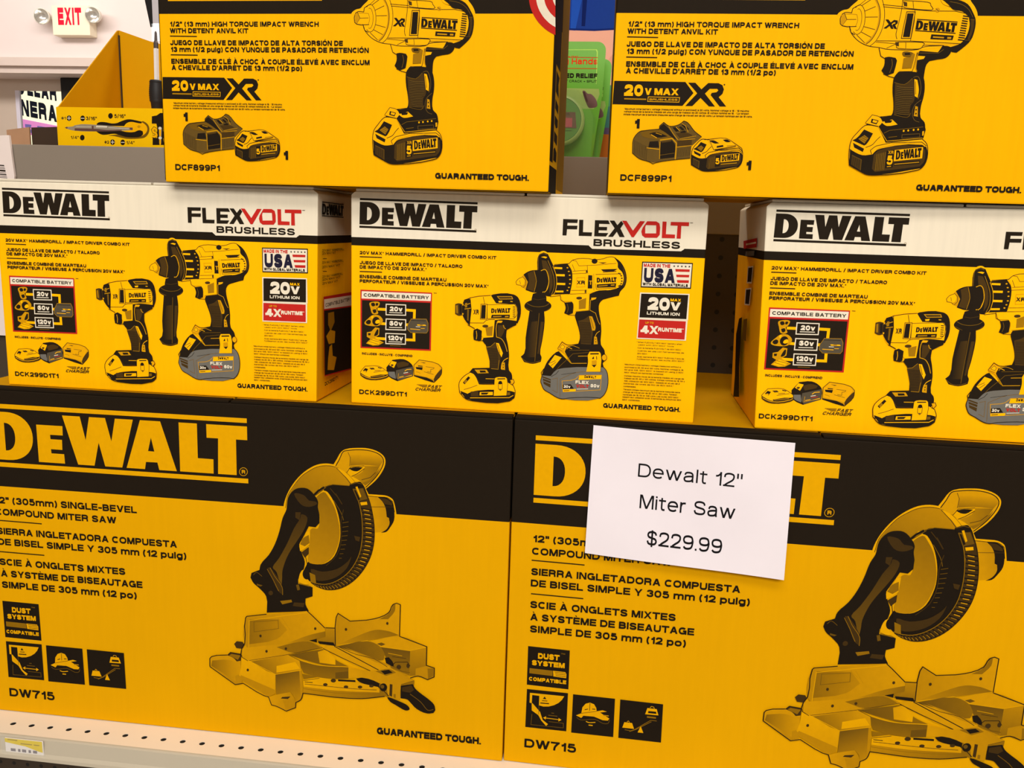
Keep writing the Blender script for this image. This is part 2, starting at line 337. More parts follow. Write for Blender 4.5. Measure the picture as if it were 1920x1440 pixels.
class Sheet:
    """flat printed artwork: coloured triangles in (u, v) with a hair's thickness of ink per layer"""
    def __init__(s, base=0): s.v = []; s.f = []; s.c = []; s.layer = base
    def poly(s, loops, col, col2=None, ang=0, sub=None):
        L = s.layer if sub is None else s.layer+sub
        flat = [p for l in loops for p in l]
        if col2 is not None:
            a = math.radians(ang); pr = [p[0]*math.cos(a)+p[1]*math.sin(a) for p in flat]; lo, hi = min(pr), max(pr)
        i0 = len(s.v)
        for i, p in enumerate(flat):
            s.v.append((p[0], p[1], L))
            if col2 is None: s.c.append(col)
            else:
                t = (pr[i]-lo)/(hi-lo+1e-9); s.c.append(tuple(x+(y-x)*t for x, y in zip(col, col2)))
        if len(loops) == 1 and len(flat) <= 4 and len(flat) > 2 and sub is not None:
            s.f.append(tuple(range(i0, i0+len(flat))))
        else:
            for t in tessellate_polygon([[Vector((p[0], p[1], 0)) for p in l] for l in loops]): s.f.append(tuple(i0+j for j in t))
        if sub is None: s.layer += 1
    def strip(s, quads, col, sub=None):
        L = s.layer if sub is None else s.layer+sub
        for q in quads:
            i0 = len(s.v)
            for p in q: s.v.append((p[0], p[1], L)); s.c.append(col)
            s.f.append((i0, i0+1, i0+2, i0+3))
        if sub is None: s.layer += 1
    def text(s, txt, u, v, width, cap, w, col, slant=0, gap=.13):
        wt = w
        if w > .3: gap = .08
        for k_ in (0, 1):          # second pass: stems keep the wanted weight after the line is fitted to its width
            x = 0; items = []
            for ch in txt:
                a, ps = glyph_polys(ch, w); items.append((x, ps)); x += a+(gap if ch != ' ' else 0)
            x -= gap; w = min(.34, max(wt*.8, wt*cap*x/width)) if k_ == 0 else w
        k = width/x; sh = math.tan(math.radians(slant))
        m = lambda p, o: (u+(o+p[0])*k+sh*p[1]*cap, v+p[1]*cap)
        for o, ps in items:
            for j, p in enumerate(ps):
                if isinstance(p, tuple): s.strip([[m(q, o) for q in quad] for quad in p[1]], col, sub=j)
                else: s.poly([[m(q, o) for q in p]], col, sub=j)
        s.layer += 5
    def logo(s, A, B, D, col, bars):
        m = lambda p: (A[0]+(B[0]-A[0])*p[0]+(D[0]-A[0])*(1-p[1]), A[1]+(B[1]-A[1])*p[0]+(D[1]-A[1])*(1-p[1]))
        y0, y1 = (0, 1) if bars else (.116, .876)
        n = lambda p: m((p[0], (p[1]-y0)/(y1-y0)))
        for g in 'dewalt': s.poly([[n(p) for p in l] for l in LOGO[g]], col)
        if bars:
            s.poly([[m(p) for p in ((0, .93), (1, .93), (1, 1), (0, 1))]], col); s.poly([[m(p) for p in ((0, 0), (1, 0), (1, .072), (0, .072))]], col)
    def run(s, cmds, gain=1.0, soft=False):
        INK = {k: tuple(a*gain for a in v) for k, v in globals()['INK'].items()}
        for line in cmds:
            head, body = line.split('|', 1); h = head.split()
            if h[0] == 'T':
                u, v, wd, cap, wt, sl = [int(a) for a in h[2:8]]
                s.text(body, u*1e-4, v*1e-4, wd*1e-4, cap*1e-4, wt/100*1.22, INK[h[1]], sl); continue
            loops = [[tuple(int(a)*1e-4 for a in p.split(',')) for p in l.split()] for l in body.split('/')]
            ink = h[1][0]
            if h[0] == 'K': s.logo(*loops[0], INK[ink], int(h[2]))
            elif h[0] in 'PC':
                if h[0] == 'C': loops = [spline(l, True, 3) for l in loops]
                elif soft: loops = [soften(l, True) for l in loops]
                if len(h[1]) > 1: s.poly(loops, INK[ink], INK[h[1][1]], int(h[1][2:]))
                else: s.poly(loops, INK[ink])
            else:
                p = loops[0]; cl = h[0] in 'MZ'
                if h[0] in 'WZ': p = spline(p, cl, 3)
                elif soft: p = soften(p, cl)
                s.strip(ribbon(p, int(h[2])*1e-4, cl), INK[ink])
        return s
    def build(s, name, place, parent, mat=None):
        """place(u, v, lift) -> local coordinates"""
        me = bpy.data.meshes.new(name)
        me.from_pydata([place(u, v, 1.2e-4+L*STEP) for u, v, L in s.v], [], s.f)
        at = me.attributes.new('ink', 'FLOAT_COLOR', 'POINT')
        buf = []
        for c in s.c: buf += [c[0], c[1], c[2], 1.0]
        at.data.foreach_set('color', buf)
        me.materials.append(mat or M_INK); me.validate()
        return link(bpy.data.objects.new(name, me), parent)

ART = {
'S:brand_lettering': '''K y 1|230,3793 3293,3793 230,3060
M l 6|3286,3192 3281,3172 3268,3155 3249,3145 3228,3144 3210,3152 3197,3167 3193,3186 3199,3207 3212,3224 3231,3234 3251,3235 3270,3227 3282,3212
T l 3220 3168 42 42 22 0|R'''.split('\n'),
'S:product_text': '''T k 240 2620 1730 79 20 0|12" (305mm) SINGLE-BEVEL
T k 235 2480 1482 78 20 0|COMPOUND MITER SAW
L k 12|235,2414 803,2410
T k 234 2247 2199 79 20 0|SIERRA INGLETADORA COMPUESTA
T k 235 2116 2304 79 20 0|DE BISEL SIMPLE Y 305 mm (12 pulg)
L k 12|241,2032 807,2029
T k 237 1869 1556 80 20 0|SCIE À ONGLETS MIXTES
T k 242 1726 1752 80 20 0|À SYSTÈME DE BISEAUTAGE
T k 244 1586 1674 81 20 0|SIMPLE DE 305 mm (12 po)'''.split('\n'),
'S:model_number': '''T k 230 201 580 105 19 0|DW715'''.split('\n'),
'S:slogan': '''T k 4755 188 1202 84 26 0|GUARANTEED TOUGH.'''.split('\n'),
'S:dust_system_badge': '''P k|231,1419 689,1415 693,955 232,960
T y 344 1283 235 66 26 0|DUST
T y 279 1200 362 60 26 0|SYSTEM
P h|256,1161 512,1157 513,1094 256,1100
P y|516,1157 651,1156 664,1132 663,1085 522,1091
L d 6|534,1144 657,1144
L d 6|541,1124 658,1124
L d 6|547,1104 659,1103
T y 254 1013 411 45 22 0|COMPATIBLE
T h 594 1361 45 14 20 0|TM'''.split('\n'),
'S:blade_capacity_icon': '''P k|236,909 691,910 691,450 233,448
P y|271,867 651,869 628,823 593,783 543,749 484,726 425,719 376,729 376,842 297,844 295,744 271,749
P y|295,744 304,745 391,650 424,557 485,512 464,489 409,547 374,608 298,658
L l 9|430,584 628,581
P y|430,584 461,607 456,564
P y|631,582 600,601 599,558
L e 6|302,615 295,484 657,488 655,544 491,545
L e 5|376,729 377,616
P k|435,841 456,811 417,811
L k 8|408,789 467,791
L k 12|390,758 487,761
L e 9|484,621 585,621
L e 8|517,652 547,652'''.split('\n'),
'S:miter_range_icon': '''P k|747,905 1205,904 1209,445 746,443
P y|847,688 856,761 889,808 936,827 981,813 1007,771 1014,732 1078,751 1125,740 1051,722 1156,661 1140,635 1084,633 988,665 871,662 850,632 790,657
L k 6|936,823 936,731
L k 9|882,735 918,748
L k 9|964,753 998,754
L d 5|847,688 1014,732
W e 6|798,634 851,608 996,633 1086,596 1144,603 1157,645
W y 9|903,598 940,587 1006,598
L y 12|934,557 978,557
L m 12|1089,693 1147,692'''.split('\n'),
'S:weight_icon': '''P k|1262,903 1723,899 1728,444 1265,444
P y|1558,836 1658,835 1681,763 1538,760
P k|1570,802 1653,803 1659,778 1568,777
L y 5|1586,842 1599,860 1624,856 1634,837
L h 19|1560,731 1657,730
P y|1320,639 1404,639 1429,572 1301,572
L y 5|1348,644 1362,660 1377,644
L h 6|1329,550 1394,545 1437,566 1602,695 1667,695
L h 6|1380,534 1451,568 1610,680
P y|1499,612 1532,535 1470,535'''.split('\n'),
'S:saw_picture': '''P y|3690,2817 3717,2922 3773,3040 3865,3167 3972,3264 4078,3324 4182,3345 4264,3340 4302,3405 4347,3482 4391,3515 4539,3541 4657,3541 4775,3504 4829,3453 4839,3399 4815,3316 4731,3191 4623,3089 4653,3031 4761,3031 4858,3026 4920,2992 4942,2938 4964,2827 4733,2711 4283,2648 3688,2697
P hm60|3726,2823 3748,2947 3803,3042 3895,3169 3987,3243 4077,3294 4182,3318 4286,3307 4376,3268 4450,3205 4502,3141 4449,3100 4375,3110 4255,3110 4180,3075 4105,3062 4059,2983 3983,2902 3831,2861
W k 6|3715,2807 3741,2946 3795,3041 3892,3172 3987,3247 4077,3298 4182,3321 4286,3311 4379,3273 4453,3210 4509,3146
P y|4286,3311 4379,3273 4453,3210 4509,3146 4461,3139 4405,3205 4319,3272
L k 6|4294,3303 4398,3202 4457,3128
C l|4287,3326 4332,3407 4369,3486 4436,3508 4554,3522 4672,3517 4767,3486 4816,3430 4804,3348 4731,3224 4620,3109 4569,3168 4465,3221 4405,3259/4413,3260 4453,3322 4606,3345 4609,3317 4524,3252 4462,3221
P hl90|4450,3459 4789,3480 4812,3408 4775,3353 4606,3357 4450,3337
P mh0|4608,3343 4775,3353 4716,3238 4616,3123 4554,3175 4479,3218 4583,3277
P h|4620,3127 4583,3154 4657,3189 4731,3269 4782,3339 4731,3224
P y|4413,3260 4453,3322 4606,3345 4609,3317 4524,3252 4462,3221
P k|4432,3306 4509,3326 4591,3328 4532,3282 4480,3282
W k 9|4287,3322 4332,3407 4369,3486 4436,3508 4554,3522 4672,3517 4767,3486 4816,3430 4804,3348 4731,3224 4620,3104
L k 6|4410,3257 4453,3322 4606,3345
L k 6|4462,3218 4524,3251 4609,3317
L d 5|4424,3487 4450,3429 4443,3332
L d 6|4576,3187 4672,3220 4731,3281
P ml200|4650,3008 4761,3004 4821,2960 4854,2902 4859,2781 4884,2776 4881,2707 4852,2644 4793,2614 4721,2601 4715,2771 4676,2920
P k|4759,3004 4858,3003 4915,2967 4937,2878 4938,2757 4897,2675 4852,2618 4793,2603 4852,2644 4887,2715 4880,2778 4856,2787 4843,2886 4809,2956
L d 5|4676,2889 4928,2907
L k 6|4643,3011 4761,3007 4865,3005 4921,2967 4943,2848
P d|4776,2995 4850,2992 4910,2951 4917,2922 4836,2931
C k|4150,3042 4195,3098 4285,3112 4449,3115 4524,3158 4583,3147 4658,2976 4697,2830 4718,2680 4718,2512 4689,2355 4628,2211 4538,2079 4431,1977 4309,1911 4186,1890 4079,1913 3995,1960 3941,2015 3911,2076 3943,2157 3974,2206 4051,2181 4158,2197 4265,2291 4327,2467 4335,2621 4313,2773 4262,2921 4195,3023
C d|4476,3114 4542,2956 4580,2776 4589,2579 4568,2392 4508,2233 4416,2101 4294,2005 4171,1955 4048,1958 3990,1975 3995,1960 4079,1913 4186,1890 4309,1911 4431,1977 4538,2079 4628,2211 4689,2355 4718,2512 4718,2680 4697,2830 4658,2976 4583,3147
L k 14|4567,2865 4691,2851
L l 9|4596,2850 4661,2842
L k 14|4578,2818 4700,2803
L l 9|4606,2802 4670,2794
L k 14|4587,2769 4707,2755
L l 9|4614,2753 4678,2746
L k 14|4590,2717 4714,2707
L l 9|4618,2702 4683,2697
L k 14|4592,2664 4718,2656
L l 9|4621,2649 4687,2645
L k 14|4594,2611 4718,2603
L l 9|4622,2596 4688,2592
L k 14|4594,2559 4718,2549
L l 9|4622,2544 4687,2539
L k 14|4588,2510 4715,2496
L l 9|4617,2494 4684,2487
L k 14|4582,2460 4706,2446
L l 9|4611,2444 4675,2437
L k 14|4577,2410 4696,2396
L l 9|4604,2394 4667,2387
L k 14|4564,2365 4685,2347
L l 9|4592,2348 4655,2339
L k 14|4548,2322 4666,2301
L l 9|4575,2305 4637,2294
L k 14|4532,2279 4647,2255
L l 9|4558,2262 4619,2248
L k 14|4516,2237 4627,2209
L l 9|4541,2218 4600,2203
L k 14|4492,2200 4598,2166
L h 9|4517,2181 4573,2163
L k 14|4467,2165 4569,2124
L h 9|4492,2144 4545,2123
L k 14|4443,2129 4540,2082
L h 9|4466,2107 4517,2082
L k 14|4417,2095 4506,2049
L h 9|4439,2073 4486,2049
L k 14|4384,2069 4472,2016
L h 9|4406,2046 4452,2018
L k 14|4352,2043 4438,1983
L h 9|4373,2019 4418,1987
L k 14|4319,2018 4399,1960
L h 9|4339,1994 4382,1963
L k 14|4286,1997 4360,1939
L h 9|4305,1973 4344,1942
L k 14|4253,1983 4321,1918
L h 9|4271,1958 4307,1923
L k 14|4220,1970 4282,1907
L h 9|4237,1945 4270,1912
L k 14|4187,1957 4243,1900
L h 9|4203,1933 4232,1903
L k 14|4153,1952 4203,1893
L h 9|4168,1928 4195,1897
L k 14|4121,1953 4167,1894
L h 9|4135,1929 4159,1898
L k 14|4088,1954 4132,1901
L h 9|4102,1931 4125,1903
L k 14|4055,1955 4098,1909
L h 9|4069,1933 4091,1909
L k 14|4037,1960 4067,1919
L h 9|4048,1939 4064,1918
L k 14|4020,1965 4040,1934
L h 9|4030,1946 4040,1930
W h 8|4473,3114 4539,2956 4577,2776 4586,2578 4565,2392 4505,2233 4413,2101 4291,2004 4168,1955 4045,1957 3987,1975
W k 6|4583,3147 4658,2976 4697,2830 4718,2680 4718,2512 4689,2355 4628,2211 4538,2079 4431,1977 4309,1911 4186,1890 4079,1913 3995,1960
C hm250|4150,3023 4209,2963 4269,2861 4306,2742 4328,2605 4319,2482 4281,2355 4219,2257 4127,2195 4051,2181 3967,2206 3976,2331 3985,2472 3991,2565 4025,2598 4085,2603 4109,2727 4088,2818 4081,2893 4059,2945
L e 6|4361,2684 4430,2702
L e 6|4360,2634 4429,2650
L e 6|4358,2583 4425,2597
L e 6|4355,2532 4419,2544
L e 6|4351,2481 4410,2491
L e 6|4345,2429 4399,2438
L e 6|4338,2378 4386,2385
L e 6|4330,2326 4370,2331
L e 6|4320,2274 4351,2276
W e 8|4262,2936 4344,2805 4373,2716
L d 14|4285,3014 4359,2898
L d 11|4225,3070 4300,2984
W d 9|4374,2838 4343,2683 4350,2499 4296,2309 4173,2175
W h 6|4576,2822 4586,2578 4565,2392
P d|4493,2548 4561,2538 4550,2484 4508,2496
C d|3997,2122 4127,2101 4295,2146 4417,2241 4462,2307 4409,2163 4279,2043 4126,1991 4041,2008
L e 6|4150,3077 4255,3114 4442,3112
P k|4442,3127 4524,3161 4586,3147 4601,3107 4461,3078
L e 6|4453,3128 4524,3153 4583,3142
P e|4476,3079 4591,3095 4643,2978 4536,2943
P k|4494,3066 4509,3071 4561,2969 4542,2956
P y|4509,3104 4531,3112 4574,3003 4559,2987
P y|4561,2934 4635,2947 4643,2913 4571,2900
P k|3726,2792 3748,2931 3818,3024 3879,3050 3969,3048 4044,2985 4088,2909 4085,2848 4102,2757 4101,2665 4055,2613 3979,2618 3933,2527 3867,2401 3891,2309 3928,2203 3912,2107 3880,2026 3849,1992 3848,1936 4014,1907 4013,1800 3932,1767 3931,1697 3968,1620 3475,1558 3472,1754 3395,1843 3326,1902 3293,1963 3306,2019 3400,2062 3417,2131 3513,2249 3585,2379 3642,2539 3683,2697
C ed90|3897,2751 3965,2717 3933,2592 3858,2462 3764,2315 3708,2201 3668,2072 3663,1977 3646,1896 3602,2051 3557,2110 3636,2227 3732,2406 3811,2583 3881,2696
C d|3817,2982 3923,2974 3983,2917 4058,2907 4073,2878 3982,2841 3891,2865
P d|3829,2769 3890,2773 3874,2680 3828,2707
L e 8|4059,2980 4180,3079
L k 22|3983,2917 4090,3031 4158,3078
P d|3494,2098 3529,2100 3649,1928 3669,1787 3613,1830 3554,1968
L h 6|3525,2100 3578,2001 3661,1881 3666,1786
L h 6|3491,2081 3554,1968 3621,1830
P y|3951,2553 3994,2565 3986,2410 3933,2356 3878,2321 3870,2401 3917,2479
P h|3917,2479 3978,2518 3986,2425 3931,2382 3877,2402
P d|3891,2309 3976,2378 3976,2300 3929,2250
P y|3889,2090 3930,2117 3926,2042 3949,1976 3976,1944 3928,1932 3854,1961 3858,2008
P k|3988,2063 3984,2035 3971,2012 3954,1999 3935,1997 3918,2008 3906,2029 3902,2056 3907,2084 3919,2107 3936,2120 3955,2122 3973,2111 3984,2090
P h|3981,2081 4046,2055 4058,1952 3995,1969
L k 6|3937,2266 3959,2158 3973,2096
P h|3635,1712 3767,1739 3776,1711 3661,1674
P d|3798,1710 3922,1712 3906,1660 3782,1665
P d|3554,1801 3551,1789 3543,1779 3533,1773 3521,1772 3510,1776 3503,1785 3501,1796 3503,1808 3511,1818 3522,1825 3534,1826 3544,1821 3551,1812
P e|3365,1897 3435,1882 3411,1867 3368,1876
P e|3824,1919 3856,1929 3870,1867 3839,1856
W e 6|3329,1997 3368,2032 3430,1989
L e 6|3856,1942 3971,1923 4009,1907
P m|4675,1318 5007,1414 5322,1318 5320,1094 5411,1070 5410,962 5335,922 5197,957 5136,943 4922,1015 4829,1152
P l|4678,1321 5004,1409 5322,1313 5133,1251 4782,1267
P he90|4782,1267 5133,1251 5129,951 4922,1015 4852,1154
P hm90|5133,1251 5322,1310 5320,1085 5199,1042 5197,961 5132,946
L y 6|4767,1268 5126,1250 5314,1309
P m|5199,1042 5405,1074 5410,962 5335,925 5205,956
P h|5333,1054 5401,1064 5402,972 5342,934
L d 6|4928,1161 5089,1152
L y 5|4882,1197 5043,1180
P e|4752,1298 4805,1319 4851,1302 4805,1278
P hm90|4159,1437 4275,1442 4274,1229 4072,1251 4057,1299 4159,1348
P k|3963,1266 4057,1294 4060,1250 4166,1260 4243,1259 4259,1228 4088,1245
P ml0|4274,1229 4284,1568 4307,1623 4445,1542 4720,1594 4887,1684 4932,1783 4977,1802 5018,1787 5010,1417 4644,1328
P hm240|4274,1229 4552,1384 4736,1464 4888,1462 5007,1425 4652,1329
P h|4895,1685 4935,1780 4962,1788 4955,1706 4880,1604 4781,1596
L k 10|4159,1437 4275,1442
L k 10|4274,1229 4284,1568 4307,1623 4445,1542 4720,1594 4887,1684 4932,1780 4977,1802 5018,1787 5010,1417
L y 6|4290,1234 4644,1328 4782,1270
P he200|4305,1226 4660,1320 4798,1262 4844,1185 4829,1111 4722,1093 4506,1141
P k|4844,1137 4890,1149 4936,1097 4952,1034 4860,1074
P he180|3733,1069 4126,1175 4289,1052 4428,992 4210,976 3960,1013
P ly0|4068,1137 4165,1177 4273,1083 4273,999 4089,1007
P eh-90|3733,1065 3851,1011 4054,981 4210,976 4425,987 4425,845 4272,825 4053,830 3896,864 3865,930
P e|4272,904 4422,934 4425,845 4272,828
P h|3883,850 4068,831 3895,785
P k|4073,1268 4251,1268 4274,1229 4088,1237
P l|4119,1196 4165,1219 4259,1228 4909,1037 4883,998 4799,968 4679,964
P m|4382,1223 4722,1117 4860,1066 4909,1037 4737,1078
L k 8|4131,1184 4366,1084 4679,964
L k 10|4259,1225 4799,971
L k 6|4290,1228 4521,1147 4722,1113 4875,1030
W y 8|3733,1062 3898,1007 4054,978 4210,975 4425,987 4537,962
P lm0|4425,987 4679,962 4909,1027 5186,898 5033,831 5019,638 4893,678 4787,782 4521,862 4425,845
P h|4737,965 4906,1005 4976,972 4861,920
P k|4799,974 4891,999 4937,968 4845,935
L k 6|5033,831 5183,894
P h|5033,831 5186,895 5183,837 5038,799
P k|4513,853 4583,872 4784,823 4869,757 4885,669 4800,669 4769,772 4552,816
P ly180|3895,777 4053,820 4209,819 4505,808 4769,775 4846,673 4583,619 4270,604 4050,607 3893,616
P mh0|3894,694 4271,682 4800,710 4846,673 4583,619 4270,604 4050,607 3893,616
P h|4784,831 4869,766 4881,665 4785,675
L d 6|3895,768 4084,816
W d 6|3910,728 4209,725 4505,726 4753,738
W h 6|3896,669 4271,653 4800,685
P d|4180,747 4178,739 4170,732 4160,727 4148,726 4137,728 4130,734 4127,742 4130,750 4137,757 4148,761 4160,763 4171,760 4178,754
P d|4423,743 4420,735 4413,728 4402,723 4390,722 4380,724 4372,730 4370,738 4372,746 4380,753 4390,757 4402,758 4413,756 4420,750
P d|4586,757 4583,749 4576,742 4566,738 4554,736 4543,739 4536,744 4533,752 4536,760 4543,767 4554,772 4566,773 4576,770 4583,765
P d|4718,783 4715,775 4708,768 4697,764 4686,763 4675,765 4668,771 4665,778 4668,786 4675,793 4686,798 4697,799 4708,797 4715,791
P d|4279,806 4276,796 4268,787 4255,781 4241,780 4229,783 4220,790 4217,800 4220,810 4229,819 4241,825 4255,826 4268,823 4276,816
L k 23|4303,812 4505,822
L k 8|3910,753 4005,754
C k|4881,665 5017,625 5109,585 5134,538 5079,521 4971,576 4909,610
P k|5030,818 5168,852 5199,798 5261,747 5353,683 5415,624 5431,560 5409,522 5340,508 5217,551 5140,626 5109,655 5029,664
W e 8|5139,727 5262,641 5340,551 5408,566
P d|5046,799 5153,834 5184,781 5138,743 5046,751
P k|4874,782 4870,761 4858,742 4840,731 4821,729 4804,737 4792,753 4787,774 4792,796 4803,814 4821,825 4840,827 4857,819 4869,803
P e|4840,787 4838,777 4832,769 4823,763 4813,762 4805,766 4799,773 4797,783 4799,793 4805,802 4813,807 4823,808 4832,804 4838,797
P d|4904,826 4935,824 4931,674 4900,684
P h|4948,708 4973,710 4973,661 4948,667
L k 8|4893,678 4787,782
L k 10|5137,922 5228,955 5335,922 5410,962 5411,1070 5320,1094 5322,1318 5010,1414
L k 6|4921,1047 4967,1097 5104,1113 5135,1068
P d|5032,1045 5029,1033 5022,1023 5012,1016 5000,1015 4990,1019 4982,1028 4980,1040 4982,1052 4989,1062 5000,1069 5011,1070 5022,1066 5029,1057
P d|5131,1071 5129,1059 5124,1048 5117,1042 5108,1042 5101,1046 5096,1055 5094,1067 5096,1079 5101,1089 5108,1095 5116,1096 5123,1091 5129,1082
L e 6|4937,1049 5044,994 5136,987
P ml90|2782,935 2807,962 3154,1019 3154,729 3099,674 3079,638 2787,835
P hl0|2795,845 2810,912 3007,939 3150,892 3150,754 3088,681
P d|2993,996 3034,1036 3162,1025 3155,942 3106,929 3064,970
P h|3017,995 3045,1017 3153,1008 3120,950
P d|3080,1144 3113,1180 3182,1178 3199,1150 3172,1092 3105,1095
P lm0|3172,1095 3244,1118 3963,1266 4131,1200 3726,1068 3279,945 3177,988
P h|3585,1150 3963,1258 4103,1197 3805,1096
L d 5|3232,949 3710,1071 4126,1196
P ml20|3205,1164 3229,1476 3245,1496 3952,1622 4155,1436 4159,1332 4057,1299 3963,1266 3236,1114
P hm0|3273,1460 3615,1496 3715,1373 3587,1248 3261,1156
P mh0|3712,1210 3964,1331 4159,1397 4159,1332 3963,1266 3712,1210
P m|3202,1155 3229,1476 3253,1486 3255,1119
L y 6|3255,1119 3270,1447 3952,1603
M e 5|3323,1435 3610,1480 3613,1380 3323,1313
L m 5|3655,1513 3746,1376
L m 5|3608,1509 3685,1435
P ly90|3162,987 3279,945 3566,816 3562,576 3478,524 3117,722 3152,845
P m|3156,763 3559,619 3558,569 3478,527 3117,722
P lh220|3279,945 3726,1071 3854,1011 3873,895 3566,816
P y|3581,919 3803,990 3857,913 3579,837
P em-60|3566,816 3873,895 3886,615 3860,529 3799,490 3784,558 3737,610 3568,560
P m|3849,892 3877,895 3886,615 3863,540
P lm0|3481,524 3568,560 3737,610 3790,532 3798,423 3686,367 3571,416 3511,427
P m|3645,502 3781,533 3792,425 3686,373
P d|3641,540 3741,557 3709,521 3624,519
P m|3085,748 3123,768 3162,713 3160,660 3087,639
L y 6|3283,941 3566,814 3873,895
L k 10|2779,835 2782,935 2807,962 2993,999
L k 10|2779,835 3079,638 3176,665 3414,538 3478,524 3511,427 3571,416 3686,367 3798,423 3802,487 3863,529 3889,612 4050,607 4270,600 4583,615 4846,670
L k 10|3153,994 3172,1095 3208,1164 3226,1475 3242,1496 3475,1542
L k 10|3952,1622 4014,1568 4155,1436
L k 8|2996,996 3034,1036 3162,1025
L k 6|3163,1020 3169,988 3240,950
L k 5|3726,1071 3858,1012
P d|3412,1273 3408,1259 3398,1253 3388,1258 3384,1270 3388,1283 3399,1289 3409,1285
P d|4057,1420 4053,1407 4043,1401 4033,1405 4029,1417 4033,1430 4043,1436 4053,1432
P d|3480,1091 3475,1078 3465,1071 3455,1076 3451,1088 3456,1101 3466,1107 3476,1103
P d|3710,1145 3705,1132 3695,1125 3685,1130 3681,1142 3686,1155 3696,1161 3706,1157
P d|4413,1443 4409,1431 4399,1424 4389,1429 4385,1441 4389,1454 4399,1460 4409,1455
P d|4886,1557 4882,1545 4873,1539 4863,1543 4859,1555 4863,1568 4873,1574 4882,1569
P d|3251,838 3247,825 3236,819 3226,823 3222,836 3227,849 3237,855 3247,851'''.split('\n'),
'F:brand_lettering': '''K k 1|97,2191 1344,2183 91,1885
T e 1320 1896 20 22 10 0|o'''.split('\n'),
'F:series_lettering': '''P w|2502,1785 2538,1754 3431,1761 3461,1783 3455,1844 2499,1844
P k|2230,2042 2380,2043 2376,2008 2276,2007 2275,1978 2379,1980 2376,1944 2274,1943 2271,1879 2230,1879
P k|2393,2040 2435,2041 2437,1918 2530,1918 2527,1881 2396,1880
P k|2553,2041 2688,2043 2705,2007 2597,2007 2596,1976 2679,1977 2678,1943 2596,1942 2595,1916 2694,1917 2672,1882 2553,1881
P k|2700,2042 2748,2043 2781,1999 2818,2043 2842,2014 2813,1967 2860,1883 2809,1882 2779,1933 2742,1881 2694,1881 2755,1967
P r|2826,2045 2870,2044 2940,1949 3005,2046 3055,2046 2952,1885 2931,1884
P r|3076,2047 3167,2048 3199,2030 3209,1989 3209,1918 3185,1887 3064,1884 3034,1906 3024,1945 3034,1980/3066,2009 3168,2010 3173,1930 3064,1926 3060,1988
P r|3229,2049 3269,2049 3270,1925 3361,1924 3361,1888 3231,1886
P r|3311,2048 3492,2050 3491,2012 3417,2012 3419,1886 3378,1886 3380,2013 3310,2013
L d 5|3501,2045 3530,2045
T k 2549 1783 870 70 24 0|BRUSHLESS'''.split('\n'),
'F:product_text': '''T k 96 1611 1458 33 20 0|20V MAX* HAMMERDRILL / IMPACT DRIVER COMBO KIT
L k 9|96,1585 338,1585
T k 96 1507 1104 34 20 0|JUEGO DE LLAVE DE IMPACTO / TALADRO
T k 96 1461 726 34 20 0|DE IMPACTO DE 20V MÁX.*
L k 9|96,1430 339,1431
T k 96 1361 937 34 20 0|ENSEMBLE COMBINÉ DE MARTEAU
T k 96 1313 1387 34 20 0|PERFORATEUR / VISSEUSE À PERCUSSION 20V MAX*'''.split('\n'),
'F:model_number': '''T k 92 107 530 49 20 0|DCK299D1T1'''.split('\n'),
'F:slogan': '''T k 2734 109 800 50 27 0|GUARANTEED TOUGH.'''.split('\n'),
'F:battery_chart': '''P r|104,1237 881,1237 879,618 104,611
P w|118,1221 870,1224 868,1148 116,1144
P k|121,1126 866,1129 863,633 118,625
T k 139 1165 710 35 21 0|COMPATIBLE BATTERY
L d 5|899,1235 932,1234
L y 28|292,1038 389,1038
L y 28|600,1042 695,1040 693,952
L y 28|317,886 387,884
L y 28|600,885 630,885
L y 28|244,724 385,722
L y 28|601,724 694,725 692,812
P k|386,1094 599,1095 599,986 386,982
M w 10|386,1094 599,1095 599,986 386,982
P k|387,937 601,938 600,828 384,824
M w 10|387,937 601,938 600,828 384,824
P k|384,782 600,784 600,676 385,672
M w 10|384,782 600,784 600,676 385,672
T w 426 1023 139 49 24 0|20v
T w 423 869 143 49 24 0|60v
T w 406 712 168 50 24 0|120v
L w 8|420,1007 565,1009
L w 8|421,849 563,852
L w 8|415,694 562,697
L e 7|431,652 550,654
P b|624,886 662,952 825,956 844,914 845,831 827,806 658,803 621,838
M h 5|624,886 662,952 825,956 844,914 845,831 827,806 658,803 621,838
L k 5|657,935 819,937
P y|724,894 814,895 826,883 730,882
L k 6|754,889 787,890
L y 6|651,843 760,840
L y 5|766,854 809,855
L w 6|712,870 760,870
C m|205,1101 273,1118 316,1108 305,1067 281,1042 301,996 269,981 231,991 215,1045
C k|225,1099 255,1103 267,1077 243,1064 225,1075
C k|276,1101 301,1099 292,1075 273,1077
C k|237,1034 270,1036 280,1007 252,993
L y 4|231,1028 273,1042
C m|150,890 188,931 240,972 310,971 353,921 317,865 237,853 164,864
C k|164,894 194,919 219,908 213,878 182,871
P k|318,910 314,889 303,872 286,862 268,861 251,870 239,886 235,906 239,927 251,944 267,954 286,955 303,947 314,931
C y|280,917 310,925 317,895 286,882 268,893
P y|225,962 249,966 243,933 225,939
P m|176,784 225,795 269,842 314,835 311,763 263,728 363,682 305,649 244,643 167,663 216,714 176,736
P k|188,775 219,777 216,753 191,751
C k|286,816 303,817 299,769 274,750 256,755
P y|244,718 336,690 299,658 244,652 182,667
L k 4|225,705 336,681
L k 4|201,686 299,661'''.split('\n'),
'F:contents_text': '''T d 121 541 558 24 20 0|INCLUDES • INCLUYE • COMPREND'''.split('\n'),
